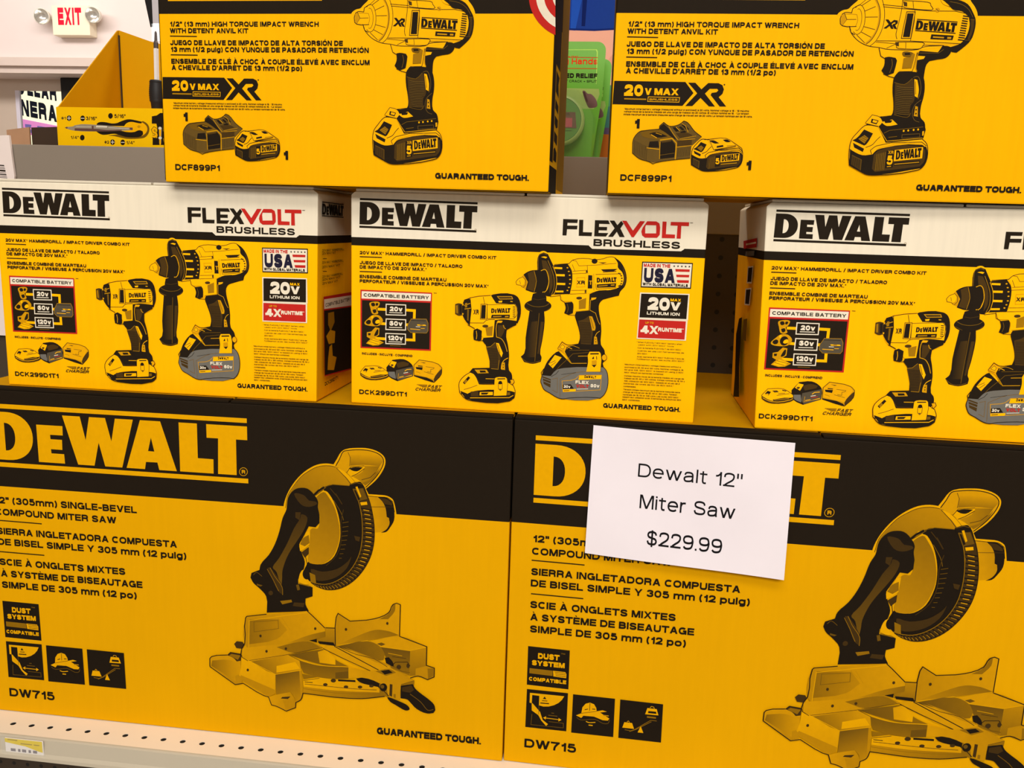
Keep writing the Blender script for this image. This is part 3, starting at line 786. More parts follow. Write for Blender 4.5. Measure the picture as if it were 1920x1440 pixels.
'F:battery_picture': '''P y|105,350 158,415 312,421 411,366 419,318 387,297 226,270 152,284 108,313
P d|105,340 195,297 226,295 411,342 419,318 387,297 226,270 152,284 108,313
L l 6|114,320 207,285 386,313 411,330
P k|133,363 158,395 192,385 170,347
P l|139,351 152,367 173,363 164,347
P d|201,398 250,403 269,386 226,381
P d|300,415 343,405 337,396 300,403
L d 5|251,352 374,377
L d 5|263,371 331,380
P k|214,307 386,335 405,327 226,292
P h|226,307 374,331 374,322 232,299
M k 5|105,350 158,415 312,421 411,366 419,318 387,297 226,270 152,284 108,313'''.split('\n'),
'F:large_battery_picture': '''P k|392,414 459,499 582,512 655,477 687,436 688,333 516,268 423,311 399,354
P b|500,390 685,439 686,336 525,275 491,316
P d|496,462 576,485 643,470 631,445 521,415
P y|422,440 452,487 505,476 475,411
P d|438,447 466,451 472,440 451,423
P g|399,366 485,371 497,292 430,319
L k 5|500,390 685,441
L y 7|595,383 619,402 668,408
L y 6|534,313 583,327
L w 7|583,361 632,371
L r 6|589,346 656,359
L y 5|608,323 675,345
L m 4|528,355 522,300 675,339'''.split('\n'),
'F:charger_picture': '''P m|695,455 752,515 959,481 1002,441 997,369 920,278 889,283 698,339
P l|701,449 755,506 953,475 987,440 913,316 705,358
P d|999,429 997,369 920,278 916,316 978,410
P k|698,347 901,302 920,278 889,281 698,334
P k|714,435 793,436 787,405 723,413
P d|741,454 793,451 790,442 741,442
P d|762,492 826,486 807,479
L d 4|826,444 917,437 911,424 881,417 882,386 839,390
L d 4|809,388 912,364
L h 4|717,383 748,379 766,368
M k 5|695,455 752,515 959,481 1002,441 997,369 920,278 889,283 698,339'''.split('\n'),
'F:charger_lettering': '''T d 847 217 146 32 20 25|FAST
T d 710 180 275 32 20 25|CHARGER
L d 4|731,245 847,247
L d 4|749,237 845,238
L d 4|768,230 842,230
L d 4|786,222 840,221'''.split('\n'),
'F:driver_picture': '''P d|1132,1128 1170,1139 1208,1131 1218,1019 1173,1008 1134,1025
P h|1140,1114 1159,1120 1165,1031 1146,1033
P k|1175,1125 1199,1126 1206,1028 1182,1022
P y|1213,1132 1231,1184 1283,1202 1386,1225 1508,1238 1751,1253 1799,1223 1828,1131 1824,1029 1789,943 1688,882 1558,800 1444,785 1347,875 1270,918 1216,1010
P k|1211,1127 1228,1179 1283,1200 1299,1154 1303,1070 1294,908 1255,944 1214,1017
L m 7|1228,1118 1293,1144
L m 7|1233,1081 1299,1093
P h|1237,1142 1260,1148 1261,1101 1238,1095
P e|1262,1078 1281,1078 1279,956 1264,965
P l|1208,1136 1222,1137 1220,1118 1209,1117
P l|1210,1038 1225,1034 1220,1018 1209,1021
P k|1510,1236 1536,1248 1751,1255 1799,1223 1828,1131 1826,1029 1798,953 1787,962 1789,1120 1768,1155 1567,1155 1533,1202
P d|1569,1231 1733,1240 1748,1207 1603,1197
M m 6|1579,1227 1729,1233 1739,1209 1603,1201
P y|1590,1181 1632,1187 1628,1167 1595,1165
L l 8|1716,1182 1740,1181
P y|1473,1136 1759,1156 1783,1125 1786,1036 1759,1002 1477,992
M k 5|1473,1136 1759,1156 1783,1125 1788,1037 1759,1002 1477,992
K k 0|1518,1100 1720,1112 1517,1050
P k|1525,1034 1716,1044 1714,1007 1516,999
L m 8|1538,1015 1627,1022
L m 11|1665,1021 1702,1024
L k 8|1744,1126 1772,1125
L k 8|1745,1105 1773,1105
L k 8|1745,1085 1774,1084
L k 8|1746,1064 1774,1064
L k 8|1747,1044 1775,1043
L k 8|1747,1023 1776,1023
P k|1415,1131 1459,1133 1458,991 1409,991
M d 5|1407,1140 1473,1143 1473,984 1403,983
T d 1329 1030 57 51 20 0|XR
L k 6|1283,1200 1386,1223 1508,1236
L d 5|1429,1218 1447,1142
L d 5|1293,938 1440,943 1468,973 1557,986
L k 5|1292,1200 1306,1080 1293,938
L k 7|1272,918 1347,880
P k|1336,865 1375,883 1424,860 1422,765 1388,752 1340,761 1333,808
L l 6|1365,857 1372,810 1367,767
L k 6|1388,752 1436,756 1465,720
P d|1492,913 1489,906 1481,901 1468,897 1453,896 1440,899 1431,904 1428,910 1431,917 1440,922 1453,926 1467,926 1480,924 1489,919
P h|1461,892 1540,917 1536,813 1477,811
P k|1558,979 1647,991 1798,981 1785,938 1739,913 1688,882 1685,807 1704,732 1722,620 1725,458 1754,421 1761,355 1736,306 1409,285 1349,385 1305,411 1338,454 1518,466 1512,571 1486,664 1465,720 1431,756 1444,787 1548,800
P d|1592,929 1668,928 1669,891 1633,804 1596,802
L m 7|1629,975 1591,957 1578,933 1582,802 1634,785 1673,731 1700,652
P l|1591,976 1643,974 1629,954 1577,952
L m 6|1649,932 1659,904 1678,891
P d|1474,690 1523,699 1569,744 1630,596 1605,459 1531,465 1509,570
L k 6|1490,674 1595,675
L k 6|1493,660 1596,660
L k 6|1496,646 1598,646
L k 6|1498,632 1600,632
L k 6|1501,618 1602,618
L k 6|1504,603 1604,604
L k 6|1507,589 1606,590
L k 6|1509,575 1607,576
L k 6|1512,561 1609,561
L k 6|1515,547 1611,547
L k 6|1518,533 1613,533
L k 6|1520,519 1613,519
L k 6|1523,504 1614,504
L k 6|1526,490 1614,490
L k 6|1529,476 1615,476
L h 5|1475,690 1523,699 1569,744
L h 5|1534,462 1610,459 1617,557
P y|1579,740 1609,737 1655,635 1642,589 1601,668
L d 6|1593,727 1624,633
P m|1646,532 1679,537 1684,456 1644,458
W l 7|1711,586 1669,558 1647,511 1643,463
P k|1669,512 1668,510 1667,508 1664,506 1662,506 1660,507 1658,509 1657,512 1658,514 1659,516 1662,517 1664,518 1666,517 1668,515
P k|1669,484 1669,481 1667,479 1665,478 1663,478 1660,479 1659,481 1658,483 1659,486 1660,488 1662,489 1665,489 1667,488 1669,486
P m|1357,443 1486,450 1511,413 1392,403
P k|1410,436 1472,439 1483,418 1420,413
L m 8|1479,351 1570,354
L d 6|1359,385 1418,297 1562,300
P y|1195,294 1244,364 1308,408 1351,391 1409,285 1572,289 1705,328 1777,293 1800,232 1788,164 1741,127 1365,104 1268,122 1204,188
P k|1199,207 1263,160 1315,193 1392,218 1746,234 1796,222 1788,164 1741,127 1365,104 1268,122
P d|1320,202 1401,214 1408,156 1326,151
P y|1421,203 1560,213 1561,178 1417,167
P k|1435,197 1517,203 1498,181 1436,176
L l 8|1316,134 1738,161 1780,188
P k|1234,296 1292,367 1313,351 1255,276
P h|1245,302 1269,332 1283,318 1260,283
P k|1213,203 1286,178 1282,159 1219,169
L d 5|1247,220 1314,243 1390,276
P e|1698,217 1746,220 1747,191 1704,183
L k 7|1310,411 1244,364 1195,294 1201,188 1268,122 1365,102 1741,125 1791,164 1800,232 1777,293 1743,311
L k 6|1305,411 1338,454 1518,468
P y|1577,362 1594,374 1694,380 1709,362 1709,184 1571,171
L d 5|1577,362 1594,374 1694,380 1709,362 1709,184
L k 11|1604,356 1689,362
C k|1617,308 1621,328 1638,336 1653,330 1659,309 1648,301 1629,299
L d 5|1617,310 1619,251 1641,231 1661,253 1659,311
P d|1626,249 1653,251 1641,237
P l|1742,352 1775,360 1788,330 1765,299
L k 6|1742,354 1775,362 1788,332 1763,299'''.split('\n'),
'F:drill_picture': '''P y|2100,1657 2096,1631 2080,1609 2057,1597 2031,1596 2007,1607 1990,1627 1983,1653 1988,1679 2004,1700 2027,1712 2053,1713 2076,1703 2093,1683
P m|1831,1445 1846,1466 1890,1392 1874,1314 1833,1335
P y|1767,1387 1790,1416 1842,1440 1857,1401 1851,1363 1820,1350 1775,1359
L k 5|1831,1438 1790,1417 1767,1387 1775,1359 1820,1350 1835,1335
L d 4|1805,1403 1817,1362
L k 4|1830,1445 1867,1412 1872,1364 1842,1328
P k|1937,1215 1949,1271 2038,1302 2090,1249 2094,1191 1938,1184
P k|2146,1154 2140,1132 2120,1112 2090,1096 2051,1085 2008,1079 1964,1081 1925,1088 1893,1102 1872,1120 1864,1141 1871,1162 1890,1182 1921,1198 1960,1210 2003,1215 2046,1214 2086,1206 2117,1192 2138,1174
W e 5|1889,1171 1939,1146 2009,1138 2085,1152 2126,1182
W e 3|1877,1122 1948,1090 2011,1083 2087,1097 2135,1134
L d 5|1950,1219 2006,1211 2082,1228
P k|1920,1089 2073,1096 2083,992 2066,788 2050,646 2065,612 2059,562 1975,536 1882,551 1845,606 1881,645 1889,808
P dk180|1945,979 2008,989 1997,608 1902,603 1910,773
L e 5|2022,1073 2016,954 1995,565
W e 4|1851,600 1903,557 1974,547 2051,572
P d|2043,983 2074,985 2057,788 2034,645 2020,645
P k|1987,1512 1984,1642 2000,1680 2044,1699 2089,1684 2119,1627 2156,1554 2184,1459 2187,1377 2170,1294 2130,1250 2081,1257 2052,1288 2093,1318 2110,1408 2078,1510
P y|2019,1651 2052,1659 2083,1653 2070,1639
P d|2026,1620 2074,1615 2127,1512 2147,1430 2147,1341 2119,1278 2118,1374 2100,1490 2043,1529
W h 5|2091,1619 2140,1512 2163,1431 2165,1335 2137,1258
W e 5|1995,1520 1991,1643 2003,1674 2041,1689 2079,1677
P k|1844,1466 1885,1495 1940,1514 2075,1516 2107,1408 2083,1304 1962,1284 1871,1307 1892,1392
W h 6|1951,1508 1980,1403 1960,1291
P d|1886,1481 1940,1508 1963,1457 1970,1341 1948,1298 1884,1316 1903,1393
W l 6|2023,1511 2064,1526 2093,1490 2110,1408 2096,1325 2066,1290
P k|2152,1573 2295,1593 2343,1520 2350,1411 2332,1286 2157,1271 2182,1343 2185,1459
L y 19|2161,1546 2242,1545
L y 21|2183,1473 2271,1474
L y 21|2190,1384 2280,1385
L y 18|2183,1304 2265,1308
P l|2305,1553 2302,1548 2296,1546 2289,1548 2286,1552 2289,1557 2295,1559 2302,1557
P l|2320,1516 2318,1512 2311,1510 2304,1511 2301,1515 2304,1520 2311,1522 2317,1520
P l|2332,1478 2329,1473 2322,1471 2315,1473 2312,1477 2315,1481 2322,1483 2329,1482
P l|2338,1435 2335,1430 2328,1428 2321,1430 2318,1434 2321,1439 2328,1441 2335,1439
P l|2337,1390 2334,1386 2327,1384 2321,1385 2318,1390 2320,1394 2327,1396 2334,1395
P l|2329,1352 2326,1348 2319,1346 2313,1347 2310,1352 2312,1356 2319,1358 2326,1357
P l|2315,1321 2312,1316 2306,1314 2299,1316 2296,1320 2298,1325 2305,1327 2312,1325
L k 5|2158,1580 2309,1596
L k 5|2130,1248 2329,1282
W l 5|2145,1560 2176,1493 2192,1405 2183,1315 2164,1273
P y|2309,1592 2348,1633 2504,1653 2560,1644 2653,1654 2700,1673 2761,1675 2803,1647 2852,1601 2894,1522 2902,1441 2885,1379 2846,1337 2622,1327 2501,1291 2334,1286 2351,1412 2343,1520
L k 6|2309,1594 2348,1633 2504,1653 2560,1645 2653,1656 2700,1674 2761,1677 2806,1647
P k|2764,1675 2816,1647 2855,1605 2893,1529 2904,1448 2888,1383 2848,1334 2835,1292 2674,1242 2625,1327 2804,1361 2863,1402 2875,1460 2856,1527 2810,1573 2805,1620
P d|2853,1588 2887,1522 2894,1448 2877,1386 2870,1406 2882,1461
P d|2833,1516 2831,1511 2823,1508 2816,1510 2813,1515 2816,1521 2823,1523 2830,1521
P d|2846,1510 2844,1505 2837,1503 2829,1505 2826,1510 2829,1515 2836,1517 2843,1516
P d|2858,1493 2855,1488 2848,1485 2841,1487 2837,1492 2840,1498 2847,1500 2854,1498
P d|2865,1468 2862,1462 2855,1460 2848,1462 2845,1467 2847,1472 2854,1475 2862,1473
P d|2866,1439 2864,1434 2857,1431 2849,1433 2846,1438 2849,1444 2856,1446 2863,1444
P d|2862,1413 2859,1408 2852,1405 2845,1407 2842,1412 2844,1418 2852,1420 2859,1418
P d|2853,1395 2850,1389 2843,1387 2836,1389 2832,1394 2835,1399 2842,1402 2849,1400
P d|2840,1388 2837,1382 2830,1380 2823,1382 2820,1387 2822,1392 2830,1395 2837,1393
P k|2638,1549 2807,1561 2768,1536 2660,1530
L d 8|2660,1523 2795,1535
P k|2600,1631 2597,1620 2589,1610 2578,1605 2564,1604 2552,1609 2543,1617 2540,1628 2542,1640 2550,1649 2562,1654 2575,1655 2587,1650 2596,1642
P d|2608,1618 2696,1622 2656,1606
L d 4|2412,1577 2589,1591 2724,1609 2791,1616
L d 4|2348,1629 2383,1624 2412,1577
L d 4|2350,1519 2496,1535
L d 4|2347,1493 2497,1505
L d 4|2343,1322 2485,1331
L d 4|2334,1286 2500,1296
L d 4|2497,1581 2506,1500
L d 4|2498,1336 2500,1295
L d 4|2343,1588 2374,1522
P k|2512,1486 2553,1485 2559,1351 2513,1350
L l 7|2525,1427 2557,1427
L l 8|2539,1428 2541,1389
P d|2485,1335 2502,1336 2500,1302 2483,1304
P d|2486,1536 2503,1537 2503,1510 2487,1509
L d 3|2566,1502 2577,1332
M m 4|2394,1454 2479,1461 2483,1366 2398,1359
T k 2400 1389 82 38 22 0|XR
K k 0|2600,1463 2801,1476 2603,1414
P k|2605,1395 2801,1415 2798,1376 2607,1362
L m 7|2620,1378 2714,1389
L m 10|2748,1393 2785,1397
L d 4|2587,1496 2830,1513
L d 4|2591,1404 2601,1347 2804,1369
P y|2233,1275 2531,1295 2532,1128 2395,1110 2376,1075 2376,1179 2353,1211 2263,1209
L k 5|2233,1275 2242,1221 2286,1194
P k|2279,1194 2360,1205 2373,1179 2372,1089 2324,1070 2282,1085 2295,1141
W e 4|2309,1183 2322,1135 2310,1086
L k 5|2324,1070 2397,1068
P d|2461,1248 2458,1242 2450,1236 2438,1233 2424,1232 2412,1234 2404,1239 2400,1246 2403,1252 2411,1258 2423,1261 2437,1262 2449,1260 2457,1255
P h|2428,1221 2504,1254 2502,1142 2432,1132
P k|2535,1293 2629,1334 2834,1336 2835,1290 2674,1242 2640,1198 2640,1122 2663,1020 2675,916 2678,777 2719,715 2715,597 2694,561 2382,554 2306,684 2328,738 2442,771 2457,836 2443,919 2412,1008 2394,1069 2406,1105 2536,1124
P d|2431,1012 2492,1032 2538,1069 2588,926 2575,771 2469,772 2459,871
L k 5|2445,996 2559,997
L k 5|2447,982 2561,984
L k 5|2449,968 2562,970
L k 5|2450,954 2564,956
L k 5|2452,940 2565,942
L k 5|2454,926 2566,928
L k 5|2455,913 2568,915
L k 5|2457,899 2569,901
L k 5|2459,885 2571,887
L k 5|2460,871 2572,873
L k 5|2462,857 2573,859
L k 5|2464,843 2573,845
L k 5|2465,829 2574,831
L k 5|2467,815 2575,817
L k 5|2469,802 2575,803
L k 5|2470,788 2576,789
P m|2542,1066 2573,1064 2614,955 2609,920 2580,917
L d 5|2556,1053 2593,940
L m 5|2591,1258 2548,1232 2546,1128 2606,1100 2637,1019 2656,985
P l|2554,1256 2608,1262 2599,1244 2558,1229
P m|2604,856 2631,855 2645,779 2604,775
W l 5|2659,916 2630,893 2611,851
P k|2624,830 2624,828 2622,826 2620,825 2618,825 2616,826 2614,827 2613,830 2614,832 2615,834 2617,835 2620,836 2622,835 2624,833
P k|2629,803 2629,800 2627,798 2625,797 2623,797 2620,798 2619,800 2618,802 2619,805 2620,807 2622,808 2625,808 2627,807 2628,805
L k 6|2230,712 2274,785 2331,756 2445,772
P l|2232,712 2274,774 2318,745 2300,688
P y|2252,724 2279,757 2304,737 2291,708
M d 4|2252,724 2279,757 2304,737 2291,708
L l 6|2311,744 2381,716
L m 6|2232,705 2285,680 2322,646 2381,563 2541,573
W m 4|2326,710 2353,740 2394,749 2457,727
L e 4|2354,701 2562,712
L m 6|2447,643 2551,650
L e 4|2351,620 2391,664 2550,687
P k|2083,449 2096,493 2130,573 2216,673 2243,685 2381,556 2541,565 2707,581 2720,537 2224,478 2170,410 2078,413
L e 4|2224,478 2257,523 2337,605 2359,592
P y|2137,543 2203,647 2281,623 2189,496
M k 6|2137,543 2203,647 2281,623 2189,496
L d 5|2150,552 2212,584
L d 5|2166,525 2220,570
P g|2077,420 2170,417 2223,482 2306,510 2709,539 2747,507 2763,459 2767,331 2738,250 2698,212 2306,181 2249,192 2163,238 2105,270 2073,334
P d|2080,413 2173,383 2171,293 2099,329
L g 7|2086,392 2172,365
L g 7|2094,361 2173,333
L k 5|2174,411 2225,443 2252,480
L e 4|2185,384 2241,401 2247,244 2190,269
L e 4|2277,196 2269,388 2434,469 2712,491
L k 4|2281,439 2434,469
L k 7|2096,493 2068,448 2077,420 2066,355 2074,331 2105,270 2163,238 2249,191 2306,179 2376,194 2649,214 2698,210 2738,250 2768,331 2765,459 2745,511 2716,541
M m 6|2291,372 2423,396 2470,442 2701,457 2695,299 2307,255
P y|2471,438 2698,454 2696,414 2462,392
T k 2524 416 122 28 24 0|DeWALT
T w 2433 352 139 34 22 0|FLEX
T r 2442 311 132 33 22 0|VOLT
T w 2591 322 94 35 22 0|60v
P k|2301,332 2384,341 2419,297 2303,286
T w 2312 300 70 29 22 0|20v
P y|2303,282 2443,294 2436,267 2307,255
L k 7|2313,268 2373,274
L w 6|2449,293 2568,303
P y|2549,665 2563,698 2666,703 2683,679 2688,493 2540,484 2554,588
L d 4|2549,665 2563,698 2666,703 2683,679 2688,493
L k 14|2572,674 2661,680
P k|2597,633 2610,651 2615,623 2594,620
L d 8|2638,653 2643,618
P k|2592,556 2644,564 2621,533
P m|2592,604 2643,611 2644,564 2592,556
P l|2746,644 2744,631 2738,620 2728,613 2717,613 2707,618 2700,628 2696,642 2698,655 2705,666 2714,673 2725,673 2736,668 2743,657
W k 5|2702,674 2723,678 2743,655 2743,627 2713,600'''.split('\n'),
'F:usa_badge': '''P k|3050,1644 3557,1649 3555,1389 3050,1383
P w|3060,1633 3548,1637 3545,1401 3059,1395
T r 3068 1591 266 36 22 0|MADE IN THE
P k|3372,1623 3376,1614 3385,1614 3378,1608 3381,1599 3373,1604 3366,1599 3368,1608 3360,1613 3370,1614
P k|3410,1623 3414,1615 3423,1615 3416,1609 3419,1600 3411,1605 3404,1599 3406,1608 3398,1614 3407,1614
P k|3448,1624 3451,1615 3461,1615 3454,1609 3457,1600 3449,1605 3442,1599 3444,1609 3436,1614 3445,1615
P k|3486,1624 3489,1615 3499,1615 3492,1609 3495,1600 3487,1605 3479,1600 3482,1609 3474,1614 3483,1615
P k|3523,1624 3527,1615 3536,1616 3529,1609 3533,1600 3525,1606 3517,1600 3519,1609 3511,1615 3521,1615
T n 3076 1439 314 143 19 0|USA
P r|3386,1582 3530,1583 3529,1558 3391,1556
P r|3398,1526 3529,1528 3527,1503 3403,1501
P r|3408,1472 3529,1474 3528,1446 3415,1445
T k 3069 1404 453 30 20 0|WITH GLOBAL MATERIALS'''.split('\n'),
'F:voltage_badge': '''P w|3048,1331 3544,1337 3547,1069 3046,1065
P k|3060,1320 3533,1326 3530,1080 3056,1076
T w 3134 1158 221 129 26 0|20
T w 3361 1164 103 83 28 0|V
T y 3357 1256 107 27 24 0|MAX
T w 3129 1110 331 31 22 0|LITHIUM ION'''.split('\n'),
'F:runtime_badge': '''P w|3046,1065 3543,1068 3540,859 3041,855
P r|3055,1056 3527,1057 3526,869 3051,866
T m 3119 1015 85 21 20 0|UP TO
T w 3077 912 178 84 28 0|4X
T w 3252 941 239 41 24 0|RUNTIME
L w 5|3489,977 3512,977'''.split('\n'),
'F:fine_print': '''T d 3040 812 466 14 17 0|**When FLEXVOLT 60V MAX* battery when
T d 3060 786 364 14 17 0|used with 20V MAX* tools
T d 3056 754 451 14 17 0|Con la batería FLEXVOLT de 60V MÁX.*
T d 3058 724 473 14 17 0|cuando se usa con herramientas de
T d 3056 695 110 14 17 0|20V MÁX.*
T d 3055 662 480 14 17 0|Avec batterie 60V MAX* FLEXVOLT lors de
T d 3056 637 489 14 17 0|l'utilisation avec les outils 20V MAX*
T d 2928 575 581 14 17 0|*Maximum initial battery voltage measured without a
T d 2932 546 607 14 17 0|workload is 20, 60 and 120 volts. Nominal voltage is 18,
T d 2934 519 604 14 17 0|54 and 108. 120V MAX* is based on using 2 60V
T d 2935 491 402 14 17 0|MAX* lithium ion batteries combined.
T d 2934 455 614 14 17 0|Voltaje máximo inicial de la batería medido sin carga de
T d 2935 429 624 14 17 0|trabajo es 20, 60 y 120 voltios. Voltaje nominal es 18, 54 y
T d 2937 401 571 14 17 0|108. Utilización de 120V MÁX.* basado en el uso de 2
T d 2935 374 515 14 17 0|baterías de iones de litio de 60V MÁX.*
T d 2934 344 130 14 17 0|combinadas.
T d 2935 311 582 14 17 0|Tension initiale maximum de la batterie mesurée sans
T d 2934 284 554 14 17 0|charge de travail est de 20, 60 et 120 volts. Tension
T d 2932 256 579 14 17 0|nominale de 18, 54 et 108 volts. Les outils 120V MAX*
T d 2932 231 603 14 17 0|basent leur utilisation avec 2 batteries au lithium-ion 60V
T d 2931 202 182 14 17 0|MAX* combinées.'''.split('\n'),
'F:right_side_print': '''T k 111 1618 738 25 20 0|20V MAX* HAMMERDRILL
T k 110 1586 440 25 20 0|20V MAX* KIT
T k 108 1490 716 25 20 0|20V MAX* HAMMERDRILL
T k 106 1442 600 25 20 0|20V MAX* KIT
T k 104 1340 694 25 20 0|20V MAX* HAMMERDRILL
T k 103 1307 601 25 20 0|20V MAX* KIT
T k 102 1267 509 25 20 0|20V MAX* KIT
L k 8|121,1544 245,1541
L k 8|118,1409 242,1404
P r|131,1137 1189,1118 1182,180 143,260
P w|151,1107 1188,1079 1187,955 149,1002
T k 192 1020 895 39 20 0|COMPATIBLE BATTERY
P k|148,985 1187,939 1182,196 152,273
P h|274,948 471,944 491,825 356,737 271,819
P m|205,698 335,754 511,719 486,589 288,600
P m|309,569 397,586 417,451 551,416 458,281 239,317 263,444
T k 149 153 444 41 22 0|DCK299D1T1
K k 1|116,2144 832,2138 104,1990'''.split('\n'),
'W:brand_lettering': '''K y 1|105,2159 1715,2159 105,1774'''.split('\n'),
'W:product_text': '''T k 117 1532 1564 47 20 0|1/2" (13 mm) HIGH TORQUE IMPACT WRENCH
T k 114 1469 834 47 20 0|WITH DETENT ANVIL KIT
L k 9|113,1441 402,1438
T k 112 1354 1815 48 20 0|JUEGO DE LLAVE DE IMPACTO DE ALTA TORSIÓN DE
T k 116 1289 2075 48 20 0|13 mm (1/2 pulg) CON YUNQUE DE PASADOR DE RETENCIÓN
L k 9|114,1261 404,1259
T k 117 1175 2083 48 20 0|ENSEMBLE DE CLÉ À CHOC À COUPLE ÉLEVÉ AVEC ENCLUM
T k 118 1114 1387 48 20 0|À CHEVILLE D'ARRÊT DE 13 mm (1/2 po)'''.split('\n'),
'W:model_number': '''T k 117 124 489 59 20 0|DCF899P1'''.split('\n'),
'W:slogan': '''T k 2877 103 942 55 27 0|GUARANTEED TOUGH.'''.split('\n'),
'W:voltage_banner': '''P k|14,1045 680,1044 762,945 666,827 7,831
T y 113 910 177 103 24 0|20
T y 306 922 63 61 26 0|V
T y 396 922 226 61 25 0|MAX
L m 11|116,883 324,881
L k 2|120,883 324,881
M l 6|341,904 635,902 631,860 338,862
T l 354 872 263 18 22 0|BRUSHLESS
P k|707,1038 773,1038 833,980 892,1037 988,1037 1025,1020 1041,982 1031,943 998,912 1073,829 1013,828 922,930 930,949 974,956 991,973 979,987 910,986 868,942 969,827 913,827 830,903 759,828 693,827 797,944
P k|1049,1025 1049,1022 1047,1020 1044,1019 1041,1019 1038,1020 1036,1022 1036,1025 1036,1028 1038,1030 1041,1031 1044,1031 1047,1030 1049,1028'''.split('\n'),
'W:fine_print': '''T d 120 783 1168 16 17 0|*Maximum initial battery voltage (measured without a workload) is 20 volts. Nominal voltage is 18. • *El máximo
T d 119 759 1169 16 17 0|voltaje inicial de la batería (medido sin una carga de trabajo) es 20 voltios. El voltaje nominal es 18. • *La tension
T d 118 733 1204 16 17 0|initiale maximum de la batterie (mesurée sans charge de travail) est de 20 volts. La tension nominale est de 18 volts.'''.split('\n'),
'W:charger_picture': '''T k 220 613 54 87 30 0|1
P f|217,484 226,524 279,585 323,595 462,611 463,640 500,674 550,642 578,639 644,656 688,690 723,677 793,600 865,548 775,461 771,349 626,332 451,301 421,289 385,307 291,333 220,385
L k 3|234,505 238,379
L k 3|247,498 251,372
L k 3|261,492 264,366
L k 3|275,486 277,359
L k 3|288,479 290,353
L k 3|302,473 303,346
L k 3|315,466 316,340
L k 3|329,460 329,334
L k 3|343,454 342,327
L k 3|356,447 354,321
L k 3|651,439 649,353
L k 3|665,441 662,356
L k 3|679,443 676,358
L k 3|693,444 690,360
L k 3|706,446 704,362
L k 3|720,447 718,365
L k 3|734,449 731,367
L k 3|748,450 745,369
L k 3|761,452 759,371
P e|283,578 461,604 590,557 603,524 473,512 422,515 307,539
P k|369,567 432,582 546,546 452,532
L l 6|387,559 444,529
L m 5|431,574 489,559
L m 11|473,509 589,527 631,485 630,333
P k|378,494 458,501 470,441 368,441
L l 6|354,435 473,424
P k|483,493 589,510 622,465 618,353 481,335
L e 4|482,370 617,392
P d|490,496 581,507 581,498 493,483
L m 6|476,496 481,333
P k|463,614 471,637 501,659 549,619 632,512 582,540 519,582
L m 5|549,638 591,577 646,512 805,528
P k|585,628 629,633 663,598 620,590
L l 5|618,633 656,598
P k|643,633 665,640 700,611 678,603
P k|669,653 694,660 743,615 721,608
P k|656,588 700,603 721,589 684,575
P d|620,577 735,579 777,560 661,532
L m 4|661,525 813,554
L l 5|637,448 778,467
P d|639,512 776,517 775,468 641,452
L m 5|666,670 708,644 735,586
L k 5|217,484 226,524 279,585 323,595 462,611 463,640 500,674 550,642 578,639 644,656 688,690 723,677 793,600 865,548
L k 5|217,484 220,385 291,333 385,307 421,289 451,301 626,332 771,349
P l|393,307 421,297 451,305 421,292'''.split('\n'),
'W:battery_picture': '''P y|789,439 820,481 861,522 882,527 946,519 971,479 999,427 1219,452 1249,425 1259,389 1253,316 1227,279 1196,267 944,231 894,235 854,252 784,288 779,357
P k|782,384 797,375 862,349 922,354 943,377 978,392 1219,417 1248,406 1257,385 1253,316 1227,279 944,231 894,235 784,288
P d|931,354 959,379 1214,405 1244,388 1243,321 1217,290 946,250 925,269
P e|942,355 1003,370 1000,263 940,257
L k 5|945,356 943,260
L k 5|955,358 953,260
L k 5|965,361 963,260
L k 5|975,363 973,260
L k 5|985,366 983,261
L k 5|995,368 993,261
P k|1008,377 1054,383 1052,279 1006,274
P y|1057,383 1229,404 1228,338 1056,317
P k|1057,310 1217,325 1217,307 1059,291
L m 7|1061,299 1212,315
P d|796,347 857,321 855,257 795,292
L e 4|796,347 857,321 855,257
L k 3|806,337 805,291
L k 3|819,332 818,285
L k 3|832,327 831,279
L k 3|845,321 844,273
P k|819,449 861,500 916,478 881,414 868,406 794,435
P h|829,444 865,468 891,450 869,417
L k 3|839,444 877,426
L k 3|848,452 881,438
L k 3|858,460 886,449
P k|798,420 869,386 862,368 808,393
L k 5|963,461 939,437 919,412 878,394
L k 5|917,355 908,378 944,406 1219,434 1248,412
L l 5|943,381 968,395 1216,421 1241,407
M k 6|789,439 820,481 861,522 882,527 946,519 971,479 999,427 1219,452 1249,425 1259,389 1253,316 1227,279 1196,267 944,231 894,235 854,252 784,288 779,357
K k 0|1066,381 1220,400 1067,326
T y 1009 299 38 55 15 0|5
P y|920,517 970,525 1091,538 1193,474 1118,455 985,431 941,497
P k|934,514 977,518 1033,492 990,488
L l 5|934,504 976,491
P k|1063,524 1105,528 1141,507 1098,503
P k|1011,466 1069,477 1075,460 1011,449
L k 4|1104,467 1190,476
L k 5|891,523 941,527 1091,538 1176,495 1246,450 1259,405
L k 4|941,517 985,431 1190,469
T k 1292 252 55 87 30 0|1'''.split('\n'),
